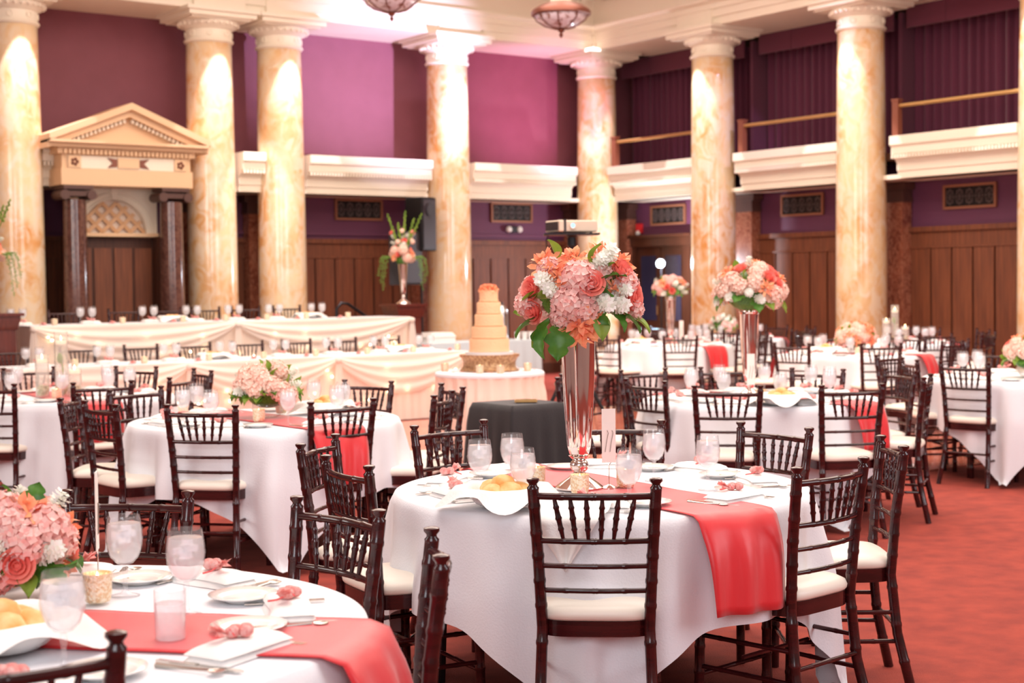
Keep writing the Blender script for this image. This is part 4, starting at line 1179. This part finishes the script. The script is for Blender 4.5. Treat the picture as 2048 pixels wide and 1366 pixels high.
head_table('front', 4.70, 9.95, 14.52, 15.27, .765, 0, 3, 'front head table')
head_table('rear', 5.50, 10.42, 16.50, 17.25, 1.135, .375, 2, 'raised rear head table')
def row_words(i, n): return ['leftmost', 'second from the left', 'third from the left', 'fourth from the left', 'fifth from the left', 'sixth from the left', 'seventh from left', 'rightmost', 'ninth from left'][i if i < n - 1 else 7]
fx = [5.05, 5.78, 6.50, 7.14, 7.78, 8.44, 9.06, 9.68]
for i, x in enumerate(fx):
    chair((x, 15.62, 0), pi + random.uniform(-.05, .05) , 'dark chair %s behind the front head table' % row_words(i, 8), 'chairs behind the front head table')
rx = [5.55, 6.35, 7.1, 7.65, 8.2, 8.75, 9.35]
for i, x in enumerate(rx):
    chair((x, 17.62, .375), pi + random.uniform(-.05, .05), 'dark chair %s behind the raised head table' % row_words(i, 7), 'chairs behind the raised head table')
for (xs, yy, zz, nm, n) in ((fx, 15.0, .765, 'front head table', 8), (rx, 17.0, 1.135, 'raised rear head table', 7)):
    for i, x in enumerate(xs):
        wd = row_words(i, n)
        goblet((x - .16, yy - .14, zz + .002), 0, 'left goblet of the pair %s on the %s' % (wd, nm), 'water goblets')
        goblet((x - .05, yy - .22, zz + .002), 0, 'right goblet of the pair %s on the %s' % (wd, nm), 'water goblets')
        napkin((x, yy - .02, zz + .002), pi / 2, 'folded napkin %s on the %s' % (wd, nm), 'folded napkins with favours')
        favour((x + .02, yy - .04, zz + .036), .2, 'pink favour %s on the %s' % (wd, nm), 'pink candy favours')
        votive((x + .28, yy - .30, zz + .002), 0, 'gold votive glowing %s along the %s' % (wd, nm), 'gold votives')
        favour((x + .15, yy - .33, zz + .002), 1.2, 'pink favour beside the votive %s on the %s' % (wd, nm), 'pink candy favours')
for (x, y, z, l) in ((9.3, 14.95, .767, 'the right end of the front head table'), (6.95, 14.95, .767, 'the middle of the front head table'), (7.35, 16.95, 1.137, 'the left half of the raised head table'), (9.2, 16.95, 1.137, 'the right half of the raised head table')):
    basket((x, y, z), 0, 'napkin-lined bread basket on %s' % l, 'bread baskets')
    for i, (a, wz) in enumerate(((0, 'right'), (2.1, 'left'), (4.2, 'front'))):
        roll((x + .05 * cos(a), y + .05 * sin(a), z + .03), a, 'golden roll at the %s of the basket on %s' % (wz, l.replace('the ', '', 1)), 'dinner rolls')

# lecterns / pedestals at the ends of the raised table
def make_lectern():
    t = thing('wooden_pedestal', '', 'pedestal', group='cherry wood pedestals')
    obj('body', MB().box((0, 0, .56), (.36, .34, 1.12), 0, .97), 'cherry', t)
    obj('top', MB().box((0, 0, 1.275), (.50, .46, .03)).box((0, 0, 1.235), (.44, .40, .05)).box((0, 0, 1.16), (.38, .36, .10), 0, 1.12), 'cherry', t)
    obj('plinth', MB().box((0, 0, .05), (.44, .40, .10)), 'cherry', t)
    return t
lect = Maker(make_lectern)
lect((10.78, 17.2, 0), 0, 'cherry wood pedestal under the gladiolus vase at the right')
lect((5.02, 16.25, 0), 0, 'cherry wood pedestal at the left picture edge')
def glad(loc, label, vl, seed):
    v = thing('silver_vase', vl, 'vase', loc, group='slim silver vases')
    obj('foot', MB().lathe([(.10, .0), (.10, .01), (.06, .04), (.025, .07), (.03, .10), (.02, .12)], 20), 'mirror', v, True)
    obj('body', MB().lathe([(.02, .12), (.035, .14), (.05, .35), (.068, .60), (.064, .60), (.04, .3), (.0, .16)], 24), 'mirror', v, True)
    t = thing('flower_arrangement', label, 'flowers', (loc[0], loc[1], loc[2] + .60), group='gladiolus arrangements')
    rn = random.Random(seed)
    c = bpy.data.objects.new('foliage_core', ME['core']); COL.objects.link(c); c.parent = t; c.scale = (.10, .10, .08)
    for i in range(12):
        a = i * 2 * pi / 12; r_ = .10 if i % 2 else .13
        bloom(t, ['pale', 'pale', 'lily', 'rose'][i % 4], (r_ * cos(a), r_ * sin(a), .02 + .05 * (i % 3)), (cos(a), sin(a), .3), 1.15, i)
    for i, (dx, hh) in enumerate(((-.20, .62), (-.06, .50), (.04, .66), (.16, .56), (.27, .62), (-.12, .36), (.12, .34))):
        base = Vector((0, 0, 0)); tip = right0 * dx * 1.0 + up * hh + fwd0 * rn.uniform(-.05, .05)
        obj('gladiolus_stem', MB().tube([(0, 0, 0), tip * .5 + Vector((0, 0, .02)), tip], [.008, .007, .004], 6), 'lightleaf', t)
        bd = MB()
        for j in range(10):
            u = .62 + .38 * j / 10; p = tip * u; q = j * 2.6
            bd.ball(p + Vector((.010 * cos(q), .010 * sin(q), 0)), .017 * (1.25 - u * .6), 6, 5, 1.5)
        obj('gladiolus_bud', bd, 'lightleaf', t, True)
        for j in range(4):
            u = .28 + .10 * j; p = tip * u; q = rn.uniform(0, 6)
            bloom(t, ['stock', 'pale', 'stock', 'rose'][(i + j) % 4], p + Vector((.03 * cos(q), .03 * sin(q), 0)), (cos(q), sin(q), .5), .9 if (i + j) % 4 != 1 else .6, q)
    for s in (-1, 1):
        for w_ in range(3):
            f = MB()
            def path(u): return right0 * s * (.10 + .17 * u ** .5 + .03 * w_) + up * (.02 + .08 * sin(u * 2.4) - (.50 - .1 * w_) * u * u) + fwd0 * (.03 * w_ - .03)
            f.tube([path(i / 10) for i in range(11)], .003, 4)
            for i in range(40):
                u = .1 + .9 * i / 40; p = path(u)
                for k_ in range(2):
                    d = Vector((rn.uniform(-1, 1), rn.uniform(-1, 1), rn.uniform(-.8, .3))).normalized() * rn.uniform(.02, .045)
                    o_ = d.orthogonal().normalized() * .006
                    f.add([p, p + d * .5 + o_, p + d, p + d * .5 - o_], [(0, 1, 2, 3)])
            obj('fern_frond', f, 'fern', t)
glad((10.78, 17.2, 1.291), 'tall gladiolus arrangement with trailing fern on the right pedestal', 'slim silver vase holding the gladiolus on the right pedestal', 1)
glad((4.96, 16.2, 1.291), 'gladiolus arrangement cut off by the left picture edge', 'slim silver vase on the left pedestal', 2)

# ------------------------------------------------------------------ cake table
CK = (7.74, 10.92)
t = thing('cake_table', 'small round table under the blush satin cake skirt', 'table', (CK[0], CK[1], 0))
obj('tabletop', MB().lathe([(.0, .73), (.46, .73), (.46, .755), (.0, .755)], 32), 'wooddark', t)
obj('pedestal_leg', MB().lathe([(.22, .0), (.2, .02), (.03, .05), (.03, .73)], 12), 'blackmetal', t)
cl = thing('table_skirting', 'blush satin pleated skirt and cloth on the cake table', 'table skirt', (CK[0], CK[1], 0))
def sk(u, v):
    q = 2 * pi * u; f = .5 + .5 * sin(q * 26 + 1.2 * sin(q * 5)); r = .478 + (.012 + .035 * v) * f + .03 * v - .012 * sin(pi * min(1, v * 5))
    return (r * cos(q), r * sin(q), .735 - .72 * v)
obj('pleated_skirt', MB().grid(sk, 320, 10, True), 'pinkskirt', cl, 'all')
obj('top_cloth', MB().lathe([(.0, .757), (.0, .765), (.46, .765), (.482, .760), (.492, .745), (.490, .725), (.478, .725)], 56), 'linen', cl, True)
st = thing('cake_stand', 'round hammered gold cake stand under the wedding cake', 'cake stand', (CK[0], CK[1], .766))
obj('plinth', MB().lathe([(.255, .0), (.27, .008), (.255, .02), (.235, .05), (.235, .085), (.25, .115), (.27, .135), (.27, .15), (.0, .15)], 48), 'cakestand', st, True)
obj('cake_board', MB().lathe([(.0, .15), (.215, .15), (.215, .172), (.0, .172)], 40), 'linen', st, True)
ck = thing('wedding_cake', 'five-tier peach buttercream wedding cake with orange flowers on top', 'cake', (CK[0], CK[1], .938))
z = 0
for r_, h_ in ((.178, .120), (.155, .108), (.128, .108), (.107, .108), (.083, .105)):
    n_ = 56
    obj('cake_tier', MB().lathe([(.0, z), (r_, z), (r_ + .006, z + .006), (r_ + .003, z + .014), (r_, z + .02), (r_, z + h_ - .012), (r_ - .006, z + h_ - .003), (.0, z + h_)], n_), 'cake', ck, True)
    z += h_
for i in range(7):
    a = i * .9; r_ = .045 if i else 0
    bloom(ck, 'lily', (r_ * cos(a), r_ * sin(a), z + .012), (cos(a) * .8, sin(a) * .8, 1), 1.0, i)
votives = ((-.40, .02, 'left of the cake'), (-.08, -.36, 'in front of the cake'), (.34, -.10, 'right of the cake'), (.10, -.40, 'front right of the cake'))
for dx, dy, l in votives:
    p = Vector((CK[0], CK[1], .766)) + right0 * dx + fwd0 * dy
    votive(p, 0, 'gold votive candle %s on its table' % l, 'gold votives')
pe = MB(); rn = random.Random(8)
for i in range(60):
    a = rn.uniform(0, 6.28); r_ = rn.uniform(.29, .44); c_ = Vector((r_ * cos(a), r_ * sin(a), .0)); q = rn.uniform(0, 3)
    pe.add([c_ + Vector((.015 * cos(q), .015 * sin(q), .004)), c_ + Vector((-.012 * sin(q), .012 * cos(q), .001)), c_ + Vector((-.015 * cos(q), -.015 * sin(q), .006)), c_ + Vector((.012 * sin(q), -.012 * cos(q), .001))], [(0, 1, 2, 3)])
o = obj('rose_petals', pe, 'rose', None, loc=(CK[0], CK[1], .767), kind='stuff'); tag(o, 'coral rose petals scattered around the cake stand', 'petals')

# ------------------------------------------------------------------ black draped box table with a small tray
t = thing('small_table', 'small square table under the black cloth', 'table', (5.86, 7.93, 0))
obj('tabletop', MB().box((0, 0, .735), (.44, .44, .03)), 'wooddark', t)
for sx in (-.18, .18):
    for sy in (-.18, .18): obj('leg', MB().tube([(sx, sy, 0), (sx, sy, .72)], .014, 6), 'blackmetal', t)
def bc(u, v):
    q = 2 * pi * u + pi / 4; c_, s_ = cos(q), sin(q); m_ = max(abs(c_), abs(s_)); r = .235 / m_
    corner = (r / .235 - 1) / .414
    if v < .2: rr = r * v / .2; return (rr * c_, rr * s_, .757)
    s = (v - .2) / .8; rr = r * (1 + .04 * min(1, s * 6)) + s * (.03 + .045 * corner ** 2) + .012 * sin(q * 13) * s
    return (rr * c_, rr * s_, .757 - .72 * s - (.006 if s > 0 else 0))
o = obj('black_tablecloth', MB().grid(bc, 160, 22, True), 'black', None, 'all', loc=(5.86, 7.93, 0)); tag(o, 'charcoal black cloth draped over the small square table', 'tablecloth')
t = thing('serving_tray', 'small brass-rimmed tray lying on the black cloth', 'tray', (5.86, 7.86, .760), -HEAD)
obj('base', MB().box((0, 0, .006), (.13, .08, .012)), 'blackmetal', t)
obj('rim', MB().box((0, -.04, .012), (.14, .008, .014)).box((0, .04, .012), (.14, .008, .014)).box((.07, 0, .012), (.008, .09, .014)).box((-.07, 0, .012), (.008, .09, .014)), 'brass', t)

# ------------------------------------------------------------------ projector on tripod
TP = (7.80, 9.80)
t = thing('projector_stand', 'black tripod stand carrying the projector behind the bouquet', 'tripod stand', (TP[0], TP[1], 0))
obj('pole', MB().tube([(0, 0, .35), (0, 0, 1.2)], .022, 10).tube([(0, 0, 1.2), (0, 0, 1.93)], .016, 10), 'blackmetal', t, True)
obj('collar', MB().lathe([(.03, 1.16), (.034, 1.17), (.034, 1.23), (.03, 1.24)], 12).lathe([(.03, 1.84), (.036, 1.85), (.036, 1.92), (.05, 1.94)], 12).lathe([(.03, .84), (.038, .85), (.038, .91), (.03, .92)], 12), 'blackmetal', t)
for i, dirn in enumerate((right0 * 1.0 - fwd0 * .1, right0 * -.9 - fwd0 * .45, fwd0 * .9 + right0 * .1)):
    d = dirn.normalized()
    l = obj('leg', MB().tube([Vector((0, 0, .88)) + d * .03, d * .50 + Vector((0, 0, .015))], .016, 8).tube([Vector((0, 0, .42)) + d * .02, d * .26 + Vector((0, 0, .455))], .009, 6), 'blackmetal', t, True)
    obj('rubber_foot', MB().ball(tuple(d * .50 + Vector((0, 0, .018))), .02, 8, 6, .8), 'black', l)
obj('platform', MB().box((0, 0, 1.945), (.46, .34, .014), -HEAD), 'blackmetal', t)
pj = thing('projector', 'beige and charcoal projector with a glowing blue lens', 'projector', (TP[0], TP[1], 1.956), -HEAD + .45)
bd = MB().box((0, 0, .055), (.36, .26, .095)); 
o = obj('body', bd, 'screenw', pj); bv = o.modifiers.new('bevel', 'BEVEL'); bv.width = .012; bv.segments = 3
obj('side_grille', MB().box((-.184, 0, .055), (.006, .22, .07)), 'projgrey', pj)
obj('lens_ring', MB().lathe([(.026, .0), (.032, .0), (.034, .012), (.028, .016), (.024, .010)], 20), 'screenw', pj, True, loc=(-.06, -.128, .058), rot=(pi / 2, 0, 0))
obj('lens', MB().lathe([(.0, .012), (.014, .011), (.024, .004), (.024, .0)], 20), 'lens', pj, True, loc=(-.06, -.130, .058), rot=(pi / 2, 0, 0))
obj('strap', MB().box((-.13, 0, .056), (.02, .27, .102)), 'projgrey', pj)
for s in (-.14, .14): obj('foot', MB().lathe([(.012, 0), (.012, .009)], 8), 'projgrey', pj, loc=(s, -.08, -.003))
o = obj('power_cable', MB().tube([Vector((TP[0], TP[1], 0)) + right0 * a + up * z_ + fwd0 * b for a, b, z_ in ((-.17, .1, 1.98), (-.21, .06, 1.90), (-.20, 0, 1.75), (-.13, -.03, 1.62), (-.06, -.04, 1.50), (-.03, -.04, 1.2))], .005, 6), 'blackmetal', None, True)
tag(o, 'thin black cable hanging from the projector to its pole', 'cable')

# ------------------------------------------------------------------ water station table, dispenser
t = thing('service_table', 'long table under the pale blue cloth behind the cake', 'table', (11.75, 17.0, 0))
obj('tabletop', MB().box((0, 0, .735), (1.78, .7, .03)), 'wooddark', t)
for sx in (-.8, .8):
    for sy in (-.28, .28): obj('leg', MB().tube([(sx, sy, 0), (sx, sy, .72)], .014, 6), 'blackmetal', t)
cl = thing('tablecloth', 'pale blue floor-length cloth on the service table behind the cake', 'tablecloth', (11.75, 17.0, 0))
obj('top_cloth', MB().box((0, 0, .757), (1.84, .76, .010)), 'blue', cl)
def bs(u, v):
    s = u * 5.2; f = .012 * sin(s * 2 * pi / .17) * v + .03 * v
    if s < .76: return (-.92 - f, .38 - s, .76 - .75 * v)
    if s < 2.6: return (-.92 + s - .76, -.38 - f, .76 - .75 * v)
    if s < 3.36: return (.92 + f, -.38 + s - 2.6, .76 - .75 * v)
    return (.92 - (s - 3.36), .38 + f, .76 - .75 * v)
obj('side_cloth', MB().grid(bs, 260, 5), 'blue', cl, 'all')
t = thing('water_dispenser', 'tall domed steel beverage urn on the pale blue table', 'urn', (12.2, 16.9, .763))
obj('body', MB().lathe([(.10, .0), (.105, .02), (.085, .05), (.085, .36), (.075, .42), (.05, .47), (.02, .50), (.0, .50)], 24), 'steel', t, True)
obj('lid_knob', MB().ball((0, 0, .515), .02, 10, 7), 'blackmetal', t)
obj('tap', MB().tube([(0, -.08, .07), (0, -.13, .07), (0, -.13, .04)], .010, 6), 'steel', t)
for (dx, nm) in ((.28, 'left'), (.40, 'middle'), (.51, 'right')):
    o = obj('stacked_cups', MB().lathe([(.035, .0), (.045, .11), (.046, .115), (.0, .115)], 14), 'white', None, True, loc=(11.9 + dx + .2, 16.78, .763)); tag(o, '%s stack of white cups beside the steel urn' % nm, 'cups', 'stacks of cups')
t = thing('chafing_dish', 'white covered tray at the left end of the pale blue table', 'tray', (11.15, 16.95, .763))
obj('pan', MB().box((0, 0, .04), (.40, .3, .08)), 'white', t)
obj('cover', MB().box((0, 0, .11), (.42, .32, .06), 0, .8), 'white', t)

# ------------------------------------------------------------------ speaker on pole
SP = (12.46, 19.35)
t = thing('speaker_stand', 'black tripod pole under the loudspeaker by the wall', 'speaker stand', (SP[0], SP[1], 0))
obj('pole', MB().tube([(0, 0, .1), (0, 0, 2.06)], .02, 10), 'blackmetal', t, True)
for i in range(3):
    q = i * 2.09 + .4
    obj('leg', MB().tube([(0, 0, .75), (.20 * cos(q), .20 * sin(q), .01)], .013, 6), 'blackmetal', t)
t = thing('loudspeaker', 'tall black loudspeaker on a pole behind the gladiolus', 'speaker', (SP[0], SP[1], 2.06), .3)
o = obj('cabinet', MB().box((0, 0, .41), (.34, .34, .82)), 'blackmetal', t); bv = o.modifiers.new('bevel', 'BEVEL'); bv.width = .02; bv.segments = 2
obj('grille', MB().box((0, -.176, .41), (.29, .012, .74)), 'projgrey', t)
obj('horn', MB().lathe([(.03, .0), (.07, .03), (.10, .035)], 16), 'black', t, loc=(0, -.18, .62), rot=(pi / 2, 0, 0))
t = thing('loudspeaker', 'smaller black speaker lower on the same wall, behind the flowers', 'speaker', (12.15, 19.3, 1.55), .3)
obj('cabinet', MB().box((0, 0, .4), (.42, .30, .8)), 'black', t)
obj('grille', MB().box((0, -.155, .4), (.38, .012, .74)), 'projgrey', t)
obj('stand_pole', MB().tube([(0, 0, -1.53), (0, 0, 0)], .018, 8), 'blackmetal', t)

# stage stair handrail behind the raised table
t = thing('stair_handrail', 'black stair handrail sloping down behind the raised head table', 'handrail', (0, 18.7, 0))
obj('rail', MB().tube([(10.6, 0, .4), (10.6, 0, 1.22), (10.68, 0, 1.30), (10.78, 0, 1.29), (11.25, 0, 1.0), (11.6, 0, .78)], .022, 8), 'blackmetal', t, True)
obj('post', MB().tube([(11.6, 0, 0), (11.6, 0, .78)], .02, 8), 'blackmetal', t)

# ------------------------------------------------------------------ bright lamp in the dark doorway
LP = (16.35, 18.22)
t = thing('work_lamp', 'very bright white lamp on a stand in front of the dark door', 'lamp', (LP[0], LP[1], 0))
obj('pole', MB().tube([(0, 0, .02), (0, 0, 1.78)], .015, 8), 'blackmetal', t)
for i in range(3):
    q = i * 2.09; obj('leg', MB().tube([(0, 0, .6), (.35 * cos(q), .35 * sin(q), .01)], .010, 6), 'blackmetal', t)
h = obj('housing', MB().lathe([(.045, -.08), (.06, -.06), (.075, .0), (.075, .02), (.068, .02)], 20), 'blackmetal', t, True, loc=(-.03, -.02, 1.85), rot=(pi / 2, 0, -HEAD))
obj('bulb', MB().ball((0, 0, .01), .062, 16, 10, .5), 'lampglow', h, True)
l = bpy.data.lights.new('work_lamp_light', 'POINT'); l.energy = 160; l.color = (.82, .9, 1); l.shadow_soft_size = .06
o = bpy.data.objects.new('work_lamp_light', l); COL.objects.link(o); o.location = (LP[0] - .12, LP[1] - .14, 1.85)
